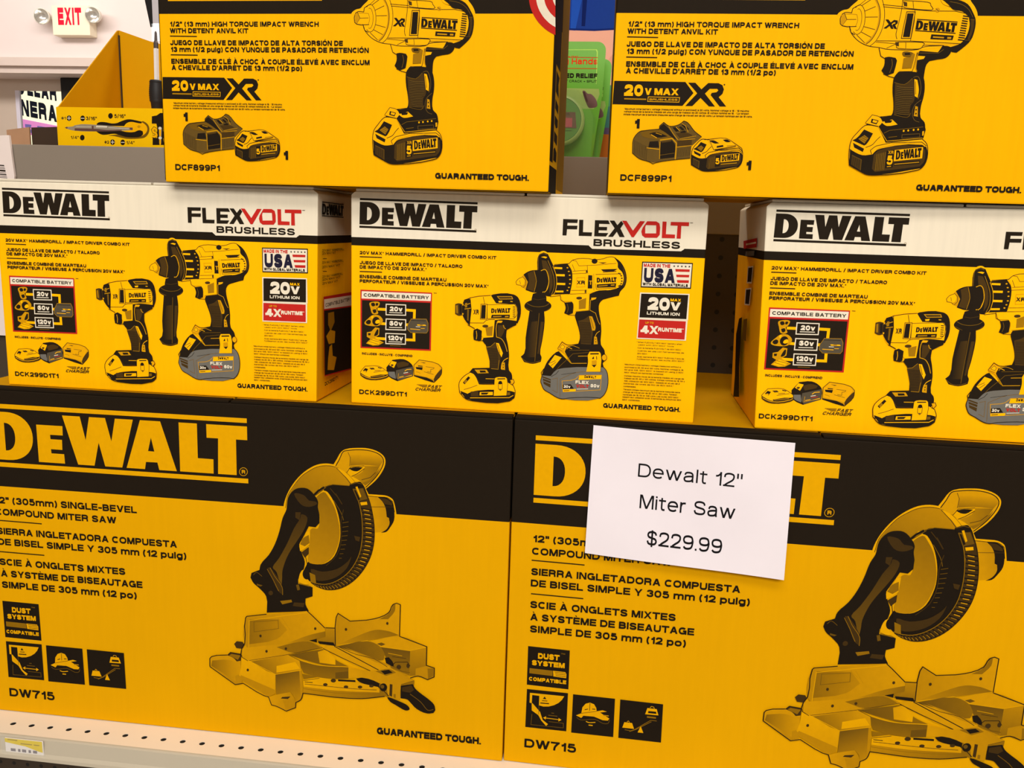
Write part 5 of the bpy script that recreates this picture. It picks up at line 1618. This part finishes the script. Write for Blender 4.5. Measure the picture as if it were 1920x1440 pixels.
# exit sign with two lamp heads
es = empty('exit_sign', (-4.331, 5.985, 2.1)); tag(es, 'cream emergency exit sign with red capitals and two round lamps, on the white wall', 'exit sign')
M_CREAM = mottled('cream_plastic', lin(250, 240, 214), .5, .02, 9)
bm = bmesh.new(); box(bm, -.159, .159, -.085, .015, -.113, .112, .006); mesh_obj('housing', bm, M_CREAM, es)
sh = Sheet(); sh.text('EXIT', -.108, -.036, .2, .131, .175, INK['x'], gap=.2); sh.build('lettering', lambda u, v, l: (u, -.085-l, v), es)
M_CHROME = mottled('lamp_reflector', lin(228, 224, 216), .18, .06, 14, metal=.75); M_LENS = mottled('lamp_shell', lin(238, 232, 218), .35, .03, 10)
for x, z in ((-.238, .03), (.2, .042)):
    d = Vector((.18 if x < 0 else .12, -1, -.12))
    bm = bmesh.new(); lathe(bm, [(0, -.02), (.035, -.02), (.052, .01), (.06, .05), (.062, .062), (.056, .064)], (x, -.055, z), d)
    s = 1 if x < 0 else -1
    box(bm, min(x, s*-.15), max(x, s*-.15), -.05, -.02, z-.016, z+.016, .003)
    lh = mesh_obj('lamp_head', bm, M_LENS, es, True)
    bm = bmesh.new(); lathe(bm, [(0, .02), (.02, .022), (.04, .036), (.055, .063)], (x, -.055, z), d); mesh_obj('reflector', bm, M_CHROME, lh, True)
# black box on the lower wall
bm = bmesh.new(); box(bm, -4.648, -4.40, 6.19, 6.3, 1.45, 1.708, .008)
o = mesh_obj('wall_speaker', bm, mottled('black_plastic', lin(34, 32, 32), .5, .1, 30)); tag(o, 'black box high on the shaded wall, behind the slanted yellow display tray', 'speaker')
# hanging banner
hb = empty('hanging_banner', (-2.02, 3.0, 3.0)); tag(hb, 'narrow white hanging banner with a black edge, above the screwdriver tip', 'banner')
bm = bmesh.new(); box(bm, -.020, .018, 0, .012, -1.556, 0, .002); mesh_obj('panel', bm, mottled('banner_white', lin(214, 208, 214), .6, .03, 6), hb)
bm = bmesh.new(); box(bm, -.026, .012, 0, .012, -1.633, -1.556, .002); mesh_obj('bright_strip', bm, mottled('banner_bright', lin(252, 252, 250), .5, .01, 6, emit=.5), hb)  # strip glows: its brightness is put into the material
bm = bmesh.new(); prism(bm, [(-.052, -1.458), (-.030, -1.572), (-.018, -1.572), (-.018, 0), (-.14, 0)], 'y', .0, .012); bmesh.ops.recalc_face_normals(bm, faces=bm.faces); mesh_obj('black_edge', bm, mottled('banner_black', lin(30, 27, 28), .6, .1, 20), hb)

# ------------------------------------------------------------------ the store shelf the cartons stand on
M_STEEL = mottled('cream_enamel', lin(234, 219, 198), .45, .03, 12)
M_RAIL = mottled('rail_enamel', lin(184, 174, 154), .4, .04, 9)
M_HEAD = mottled('grey_panel', lin(130, 119, 106), .7, .03, 8)
M_DARK = mottled('hole_shade', (.006, .005, .004), .9, .1, 20)
mpg, nt, b_ = nodes('pegboard')
tc = N(nt, 'ShaderNodeTexCoord'); sx = N(nt, 'ShaderNodeSeparateXYZ'); nt.links.new(tc.outputs['Object'], sx.inputs[0])
acc_ = None
for i in (0, 2):
    m1 = N(nt, 'ShaderNodeMath', operation='MULTIPLY'); m1.inputs[1].default_value = 1/.0254; nt.links.new(sx.outputs[i], m1.inputs[0])
    m2 = N(nt, 'ShaderNodeMath', operation='FRACT'); nt.links.new(m1.outputs[0], m2.inputs[0])
    m3 = N(nt, 'ShaderNodeMath', operation='SUBTRACT'); m3.inputs[1].default_value = .5; nt.links.new(m2.outputs[0], m3.inputs[0])
    m4 = N(nt, 'ShaderNodeMath', operation='POWER'); m4.inputs[1].default_value = 2; nt.links.new(m3.outputs[0], m4.inputs[0])
    if acc_ is None: acc_ = m4
    else:
        m5 = N(nt, 'ShaderNodeMath', operation='ADD'); nt.links.new(acc_.outputs[0], m5.inputs[0]); nt.links.new(m4.outputs[0], m5.inputs[1]); acc_ = m5
lt_ = N(nt, 'ShaderNodeMath', operation='LESS_THAN'); lt_.inputs[1].default_value = .018; nt.links.new(acc_.outputs[0], lt_.inputs[0])
mx = N(nt, 'ShaderNodeMix', data_type='RGBA'); mx.inputs[6].default_value = (*lin(58, 46, 32), 1); mx.inputs[7].default_value = (.004, .003, .002, 1)  # board colour darkened to carry the shade behind the cartons
nt.links.new(lt_.outputs[0], mx.inputs[0]); nt.links.new(mx.outputs[2], b_.inputs['Base Color']); b_.inputs['Roughness'].default_value = .8
sf = empty('store_shelf', (0, 0, -.012)); tag(sf, 'cream metal store shelf with a perforated front lip, carrying the stacked cartons', 'shelf')
# deck: solid plate plus a lip pierced by round holes
bm = bmesh.new(); X0, X1 = -1.2, 1.25; zt = .012
box(bm, X0, X1, -.012, .37, .002, zt)
pitch, hr, yh, y0, y1 = .02338, .0033, -.0258, -.0445, -.012
x = X0; k0 = math.floor((X0+.5789)/pitch)
edges = []
def plate(ax, bx):
    vs = [bm.verts.new((p[0], p[1], zt)) for p in ((ax, y0), (bx, y0), (bx, y1), (ax, y1))]; bm.faces.new(vs)
k = k0+1; xs = -.5789+k*pitch-pitch/2; plate(X0, xs)
while xs+pitch < X1:
    cx = xs+pitch/2; n = 16
    ring = [(cx+hr*math.cos(2*PI*i/n), yh+hr*math.sin(2*PI*i/n)) for i in range(n)]
    sq = [(xs, y0), (xs+pitch, y0), (xs+pitch, y1), (xs, y1)]
    flat = [Vector((*p, 0)) for p in sq+ring]
    vs = [bm.verts.new((p.x, p.y, zt)) for p in flat]
    for t in tessellate_polygon([flat[:4], flat[4:]]):
        f = bm.faces.new([vs[i] for i in t])
    lo = [bm.verts.new((p[0], p[1], zt-.0006)) for p in ring]
    for i in range(n): bm.faces.new((vs[4+i], vs[4+(i+1) % n], lo[(i+1) % n], lo[i]))
    xs += pitch
plate(xs, X1)
mesh_obj('deck', bm, M_STEEL, sf)
bm = bmesh.new(); box(bm, X0, X1, -.0425, -.0125, .0085, .0112); mesh_obj('hole_shade_strip', bm, M_DARK, sf)  # near-black strip paints the shade seen inside the holes
bm = bmesh.new(); prism(bm, [(-.0440, zt), (-.0462, zt-.0004), (-.0480, zt-.0016), (-.0505, zt-.0175), (-.0540, zt-.0205), (-.0545, zt-.0245), (-.0505, zt-.0262), (-.0445, zt-.0255), (-.0430, zt-.012)], 'x', X0, X1)
bmesh.ops.recalc_face_normals(bm, faces=bm.faces); mesh_obj('front_rail', bm, M_RAIL, sf)
bm = bmesh.new(); box(bm, X0, X1, .372, .386, -.95, .604); mesh_obj('pegboard_back', bm, mpg, sf)
bm = bmesh.new(); box(bm, -.827, X1, .370, .384, .6035, .7045, .0015); mesh_obj('header_panel', bm, M_HEAD, sf)
bm = bmesh.new(); box(bm, X0, X1, .386, .95, .637, .652, .001); mesh_obj('rear_deck', bm, M_STEEL, sf)
bm = bmesh.new(); box(bm, X0, X1, .0, .37, -.70, -.68, .002); mesh_obj('lower_deck', bm, M_STEEL, sf)
for xx in (X0-.03, X1): 
    bm = bmesh.new(); box(bm, xx, xx+.03, .372, .402, -.988, .64, .002); mesh_obj('upright', bm, M_RAIL, sf)
# price tag in the rail
pt = empty('shelf_price_tag', (-.547, -.0502, -.0075)); tag(pt, 'small yellow and white price tag clipped on the shelf front at lower left', 'price tag')
M_TAG = mottled('tag_paper', lin(222, 216, 210), .4, .04, 40)
bm = bmesh.new(); box(bm, -.0235, .0235, -.0012, .0, -.0115, .0065, .0004); mesh_obj('card', bm, M_TAG, pt)
sh = Sheet(); sh.poly([[(-.0235, .0062), (.0225, .0062), (.0225, -.0075), (.018, -.0068), (.002, -.002), (-.0235, .0012)]], lin(212, 186, 6))
sh.build('yellow_patch', lambda u, v, l: (u, -.0012-l, v), pt)
sh = Sheet(base=4)
for a, b in ((-.017, .006), (-.008, .003), (-.003, .005), (.005, .003), (.0105, .005)): sh.poly([[(a, -.0095), (a+b, -.0095), (a+b, -.006), (a, -.006)]], lin(120, 112, 116))
for a, b, z in ((-.02, .012, .004), (-.004, .014, .0005), (.012, .007, .0005)): sh.poly([[(a, z), (a+b, z), (a+b, z+.0012), (a, z+.0012)]], lin(150, 128, 20))
sh.build('small_print', lambda u, v, l: (u, -.0012-l, v), pt)
mcl, nt, b_ = nodes('clear_plastic'); b_.inputs['Base Color'].default_value = (.9, .93, .92, 1); b_.inputs['Roughness'].default_value = .15; b_.inputs['Alpha'].default_value = .05
bm = bmesh.new(); box(bm, -.027, .0265, -.0030, -.0022, -.013, .0072, .0003); mesh_obj('clear_holder', bm, mcl, pt)
# barcode card at the left end
bc = empty('barcode_card', (-.86, .366, .40)); tag(bc, 'white card with a sideways barcode at the left end of the grey panel', 'card')
bm = bmesh.new(); prism(bm, [(-.06, .0), (.0415, .0), (.0415, .23), (.044, .245), (.0395, .305), (-.06, .300)], 'y', -.002, .002); bmesh.ops.recalc_face_normals(bm, faces=bm.faces)
mesh_obj('card', bm, mottled('white_card', lin(226, 212, 206), .7, .04, 20), bc)
sh = Sheet(); z = .262
for i, h in enumerate((2, 1, 1, 3, 1, 2, 1, 1, 2, 3, 1, 2, 1, 1, 3, 2)):
    hh = h*.0008; x0 = .004+.0012*(i % 2)
    sh.poly([[(x0+.0018*i*.6, z), (.0285+.0005*i, z-.001), (.0285+.0005*i, z-.001-hh), (x0+.0018*i*.6, z-hh)]], INK['k']); z -= hh+.0014
sh.build('barcode', lambda u, v, l: (u, -.002-l, v), bc)
# open carton with kraft flap
ob = empty('open_carton', (-.82, .40, .652)); tag(ob, 'open brown carton with a pale kraft flap, left of the yellow display tray', 'box')
M_BROWN = mottled('dark_board', lin(58, 42, 28), .85, .1, 40)
bm = bmesh.new(); prism(bm, [(-.0425, .0), (-.004, .0), (-.004, .0705), (-.0425, .0655)], 'y', .016, .019); bmesh.ops.recalc_face_normals(bm, faces=bm.faces); mesh_obj('flap', bm, M_KRAFT, ob)
bm = bmesh.new(); box(bm, -.0425, .048, .15, .153, 0, .085); box(bm, -.0425, .048, .019, .15, 0, .002); box(bm, .045, .048, .019, .15, 0, .07); mesh_obj('inner_walls', bm, M_BROWN, ob)
bm = bmesh.new(); prism(bm, [(-.004, .0), (.047, .0), (.047, .0725), (-.004, .0705)], 'y', .021, .023); bmesh.ops.recalc_face_normals(bm, faces=bm.faces); mesh_obj('dark_side', bm, M_BROWN, ob)

# ------------------------------------------------------------------ display tray of screwdrivers
tr = empty('display_tray', (-.766, .40, .652)); tag(tr, 'yellow cardboard display tray with slanted side, holding a screwdriver', 'display')
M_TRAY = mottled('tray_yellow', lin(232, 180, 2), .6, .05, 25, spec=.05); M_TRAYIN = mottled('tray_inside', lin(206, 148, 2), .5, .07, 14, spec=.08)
zt = .0995; TW, TD = .36, .18
bm = bmesh.new(); box(bm, 0, TW, 0, .002, 0, zt); mesh_obj('front_panel', bm, M_TRAY, tr)
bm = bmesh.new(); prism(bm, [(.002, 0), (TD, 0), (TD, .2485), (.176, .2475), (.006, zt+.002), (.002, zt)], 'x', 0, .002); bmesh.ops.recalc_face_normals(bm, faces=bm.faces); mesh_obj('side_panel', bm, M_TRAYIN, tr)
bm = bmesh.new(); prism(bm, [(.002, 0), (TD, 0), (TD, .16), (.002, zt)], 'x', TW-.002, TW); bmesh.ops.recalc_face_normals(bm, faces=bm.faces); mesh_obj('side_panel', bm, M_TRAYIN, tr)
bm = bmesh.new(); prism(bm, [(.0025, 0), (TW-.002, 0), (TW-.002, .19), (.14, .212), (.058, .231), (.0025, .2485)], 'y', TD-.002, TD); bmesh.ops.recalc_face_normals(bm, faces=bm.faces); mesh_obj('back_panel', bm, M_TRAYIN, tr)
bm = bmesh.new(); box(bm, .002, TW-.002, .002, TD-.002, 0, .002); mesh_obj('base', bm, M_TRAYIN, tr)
for key, cmds in ART.items():
    if key[:2] == 'T:': Sheet().run(cmds, 1.0, key.endswith('picture')).build(key[2:].rstrip('0123456789'), lambda u, v, l: (u, -l, v-.032), tr)
# dark fold line down the back corner
bm = bmesh.new(); box(bm, .0022, .0042, TD-.0045, TD-.0022, .004, .240); mesh_obj('corner_fold', bm, M_BROWN, tr)
sd = empty('screwdriver', (-.6489, .482, .6546)); sd.rotation_euler = (0, .02, 0); tag(sd, 'black handled screwdriver standing tip up in the yellow display tray', 'screwdriver')
M_GRIP = mottled('black_rubber', lin(30, 28, 28), .55, .1, 60); M_SHAFT = mottled('bright_steel', lin(240, 236, 234), .25, .04, 40, metal=.25); M_TIP = mottled('grey_steel', lin(112, 104, 102), .35, .06, 40, metal=.9)
prof = [(0, 0), (.010, 0), (.0125, .01), (.011, .03), (.0085, .07), (.0075, .09), (.0098, .115)]
for i in range(9): prof += [(.0118+.0006*math.sin(i*.5), .119+i*.0032), (.0111+.0006*math.sin(i*.5), .1206+i*.0032)]
prof += [(.0115, .147), (.0100, .150), (0, .151)]
bm = bmesh.new(); lathe(bm, prof, (0, 0, 0), (0, 0, 1), 24); mesh_obj('handle', bm, M_GRIP, sd, True)
bm = bmesh.new(); lathe(bm, [(.0042, .15), (.0042, .197), (.0036, .1985), (0, .1985)], (0, 0, 0), (0, 0, 1), 6); mesh_obj('shaft', bm, M_SHAFT, sd)
bm = bmesh.new(); lathe(bm, [(.0036, .1985), (.0036, .207), (.0024, .210), (.0018, .222), (.0009, .2245), (0, .2245)], (0, 0, 0), (0, 0, 1), 10); mesh_obj('bit', bm, M_TIP, sd)

# ------------------------------------------------------------------ green hand cream packs in the right gap
M_GREEN = mottled('green_card', lin(92, 160, 18), .35, .06, 20)
M_JAR = mottled('green_jar', lin(84, 132, 60), .3, .08, 18); M_LID = mottled('pale_green_lid', lin(150, 176, 96), .35, .05, 18)
hp = empty('hand_cream_pack', (.0, .45, .652)); tag(hp, 'green blister card of hand cream with red script, in the gap between top cartons', 'package', 'green hand cream packs')
bm = bmesh.new(); cr = .012
loop = [(-.055, 0), (.048, 0), (.050, .03), (.0625, .135)]+[(.0645-cr+cr*math.cos(a*PI/12), .2065-cr+cr*math.sin(a*PI/12)) for a in range(7)]+[(-.055+cr+cr*math.cos(PI/2+a*PI/12), .2065-cr+cr*math.sin(PI/2+a*PI/12)) for a in range(7)]
prism(bm, loop, 'y', 0, .0012); bmesh.ops.recalc_face_normals(bm, faces=bm.faces); mesh_obj('card', bm, M_GREEN, hp)
pl = lambda u, v, l: (u, -l, v-.652)
sh = Sheet(); sh.text('Working Hands', -.038, .8273, .0915, .0082, .2, lin(206, 52, 20)); sh.text("for hands that", -.01, .8362, .035, .003, .2, lin(186, 66, 22))
for a, b, z, t in ((.0, .0533, .8362, .001), (.005, .0530, .8210, .001)): sh.poly([[(a, z), (b, z), (b, z+t), (a, z+t)]], lin(186, 70, 24))
sh.build('red_lettering', pl, hp)
sh = Sheet(); sh.text('GUARANTEED RELIEF', -.043, .8082, .0968, .0066, .26, INK['k']); sh.text('FOR HANDS THAT CRACK + SPLIT', -.036, .8022, .0895, .0034, .2, INK['k']); sh.build('black_lettering', pl, hp)
sh = Sheet(); sh.poly([[(-.02, .7945), (.057, .7935), (.0585, .786), (.051, .7655), (-.02, .7655)]], lin(150, 172, 92)); sh.poly([spline([(.0335, .789), (.037, .7905), (.041, .7868), (.047, .7858), (.054, .778), (.0555, .7690), (.046, .7668), (.041, .7705)], True, 3)], lin(88, 60, 56), lin(120, 92, 88), 40); sh.poly([[(.0335, .789), (.037, .7895), (.042, .776), (.040, .774)]], lin(74, 50, 48)); sh.build('hand_picture', pl, hp)
sh = Sheet(); sh.poly([[(.0, .8465), (.05, .8470), (.0515, .8440), (.0525, .800), (.0532, .800), (.0530, .8450), (.0515, .8480), (.0, .8474)]], lin(168, 214, 96)); sh.build('card_rim', pl, hp)
bm = bmesh.new(); lathe(bm, [(0, -.022), (.033, -.022), (.035, -.019), (.035, .004), (.031, .004)], (.004, -.024, .0945), (0, -1, 0), 40); jar = mesh_obj('jar', bm, M_LID, hp, True)
bm = bmesh.new(); lathe(bm, [(0, 0), (.0305, 0), (.031, -.002)], (.004, -.0275, .0945), (0, -1, 0), 40); mesh_obj('jar_face', bm, M_JAR, jar)
sh = Sheet()
sh.poly([[(-.02, .735), (.0285, .735), (.026, .757), (-.02, .757)]], lin(110, 72, 74)); sh.poly([[(-.004, .7365), (.022, .7365), (.022, .749), (-.004, .749)]], lin(176, 74, 96))
sh.text('FOR HANDS', -.012, .7525, .03, .003, .2, lin(40, 44, 30)); sh.poly([[(-.01, .731), (.022, .731), (.022, .7318), (-.01, .7318)]], lin(70, 84, 60))
sh.build('jar_label', lambda u, v, l: (u, -.0280-l, v-.652), hp)
mbl, nt, b_ = nodes('blister_plastic'); b_.inputs['Base Color'].default_value = (.30, .5, .22, 1); b_.inputs['Roughness'].default_value = .12; b_.inputs['Alpha'].default_value = .14
bm = bmesh.new(); n = 30
P0 = [(-.045, .012), (.054, .012), (.0555, .10), (.046, .118), (.028, .140), (-.02, .142), (-.045, .11)]
va = [bm.verts.new((x, -.0004, z)) for x, z in P0]; vb = [bm.verts.new((x*.94, -.034, .075+(z-.075)*.92)) for x, z in P0]
bm.faces.new(vb)
for i in range(len(P0)): bm.faces.new((va[i], va[(i+1) % 7], vb[(i+1) % 7], vb[i]))
bmesh.ops.recalc_face_normals(bm, faces=bm.faces); mesh_obj('blister', bm, mbl, hp)
hp2 = copy_thing(hp); hp2.location = (.0095, .485, .652); hp2.scale = (1, 1, .93)
tag(hp2, 'second green blister card peeking out behind the front green hand cream pack', 'package', 'green hand cream packs')
hp.location.y = .436; hp.location.x = .001
tb = carton_material('tube_print', [(-1, lin(178, 96, 34)), (.088, lin(92, 74, 110)), (.098, lin(70, 120, 116)), (.13, lin(84, 150, 110))])
bm = bmesh.new(); box(bm, -.03, .03, 0, .03, 0, .162, .002); o = mesh_obj('lotion_carton', bm, tb); o.location = (.078, .53, .652); tag(o, 'teal and orange carton standing behind the green hand cream cards', 'box')
# printed header card: a blue sleeve and bare skin
hc = empty('header_card', (.03, .64, .652)); tag(hc, 'upright display card printed with blue cloth above bare skin, behind the green packs', 'card')
bm = bmesh.new(); box(bm, -.10, .15, 0, .003, 0, .44, .001); mesh_obj('card', bm, mottled('card_skin_tone', lin(224, 158, 132), .6, .05, 9), hc)
sh = Sheet(); L = [(-.10, .265), (-.03, .2655), (.01, .2645), (.045, .2665), (.09, .271), (.15, .280), (.15, .44), (-.10, .44)]
sh.poly([L], lin(22, 50, 132), lin(28, 58, 128), 0); sh.poly([[(-.03, .2655), (-.022, .265), (-.012, .32), (-.012, .44), (-.028, .44), (-.03, .33)]], lin(30, 76, 170), lin(24, 62, 150), 90)
sh.poly([[(-.012, .272), (-.006, .272), (-.004, .33), (.006, .40), (.0, .44), (-.014, .44), (-.012, .36)]], lin(10, 26, 84)); sh.poly([L[:6]+[(.15, .2835), (.09, .2745), (.045, .2695), (.01, .2675), (-.03, .2685), (-.10, .268)]], lin(14, 34, 100)); sh.build('blue_cloth', lambda u, v, l: (u, -l, v), hc)
sh = Sheet(); sh.poly([[(.02, .20), (.15, .20), (.15, .262), (.06, .252)]], lin(206, 136, 118), lin(224, 158, 132), 100); sh.build('skin_shade', lambda u, v, l: (u, -l, v), hc)

# ------------------------------------------------------------------ camera
cam = bpy.data.cameras.new('camera'); cam.sensor_width = 36; cam.lens = 1611.545/1920*36; cam.clip_start = .05
co = link(bpy.data.objects.new('camera', cam))
def cam_matrix(loc, yaw, pitch, roll):
    c, s = math.cos, math.sin
    f = Vector((-s(yaw)*c(pitch), c(yaw)*c(pitch), s(pitch))); r = Vector((c(yaw), s(yaw), 0)); u = r.cross(f)
    r2 = r*c(roll)+u*s(roll); u2 = -r*s(roll)+u*c(roll)
    M = Matrix((r2, u2, -f)).transposed().to_4x4(); M.translation = loc
    return M
co.matrix_world = cam_matrix((.09858, -.87223, .59351), .116963, -.181202, .031684)
SC.camera = co
# ------------------------------------------------------------------ light: ceiling tubes, added fill lamps, world fill through the missing front wall
w = bpy.data.worlds.new('store_air'); SC.world = w; w.use_nodes = True
bg = w.node_tree.nodes['Background']; bg.inputs[0].default_value = (1, .94, .87, 1); bg.inputs[1].default_value = .24
def area(name, loc, target, sx, sy, power, col=(1, .95, .89)):
    l = bpy.data.lights.new(name, 'AREA'); l.shape = 'RECTANGLE'; l.size = sx; l.size_y = sy; l.energy = power; l.color = col
    o = link(bpy.data.objects.new(name, l)); o.location = loc
    o.rotation_euler = (Vector(target)-Vector(loc)).to_track_quat('-Z', 'Y').to_euler(); return o
area('ceiling_lamp', (.25, -1.6, 2.6), (.1, -.1, .4), 2.0, .6, 34)
area('front_fill_lamp', (.35, -3.5, 2.35), (.1, -.1, .5), 2.0, .8, 112)  # added frontal fill, brightens the middle row under the overhang
area('aisle_lamp', (-.2, 1.6, 2.8), (-.2, 1.4, 0), 3.0, .6, 60)
area('wall_fill_lamp', (-4.2, 4.0, 2.9), (-4.4, 6, 1.6), 4, .6, 84)  # added fill to brighten the back wall

# ------------------------------------------------------------------ what sets a printed or fitted part apart
for nm, lb in {'series_lettering': 'black and red series lettering', 'battery_chart': 'red-framed black chart of battery voltages', 'usa_badge': 'white badge with red stripes and stars',
               'voltage_badge': 'black badge reading 20v max', 'runtime_badge': 'red badge reading 4x runtime', 'drill_picture': 'printed hammer drill with grey battery', 'driver_picture': 'printed tool with black grip',
               'saw_picture': 'printed miter saw', 'wrench_picture': 'printed impact wrench', 'charger_picture': 'printed charger', 'voltage_banner': 'black banner with yellow lettering',
               'flag_emblem': 'red and white striped roundel', 'dust_system_badge': 'black badge with a hose', 'front_rail': 'beige front rail', 'pegboard_back': 'dark pegboard', 'header_panel': 'grey panel',
               'corner_fold': 'dark fold line', 'bit': 'grey steel bit', 'handle': 'black ribbed handle', 'reflector': 'shiny round reflector', 'yellow_patch': 'yellow patch', 'pink_band': 'pink and violet band'}.items():
    for o in bpy.data.objects:
        if o.parent is not None and o.name.split('.')[0] == nm: o['label'] = lb
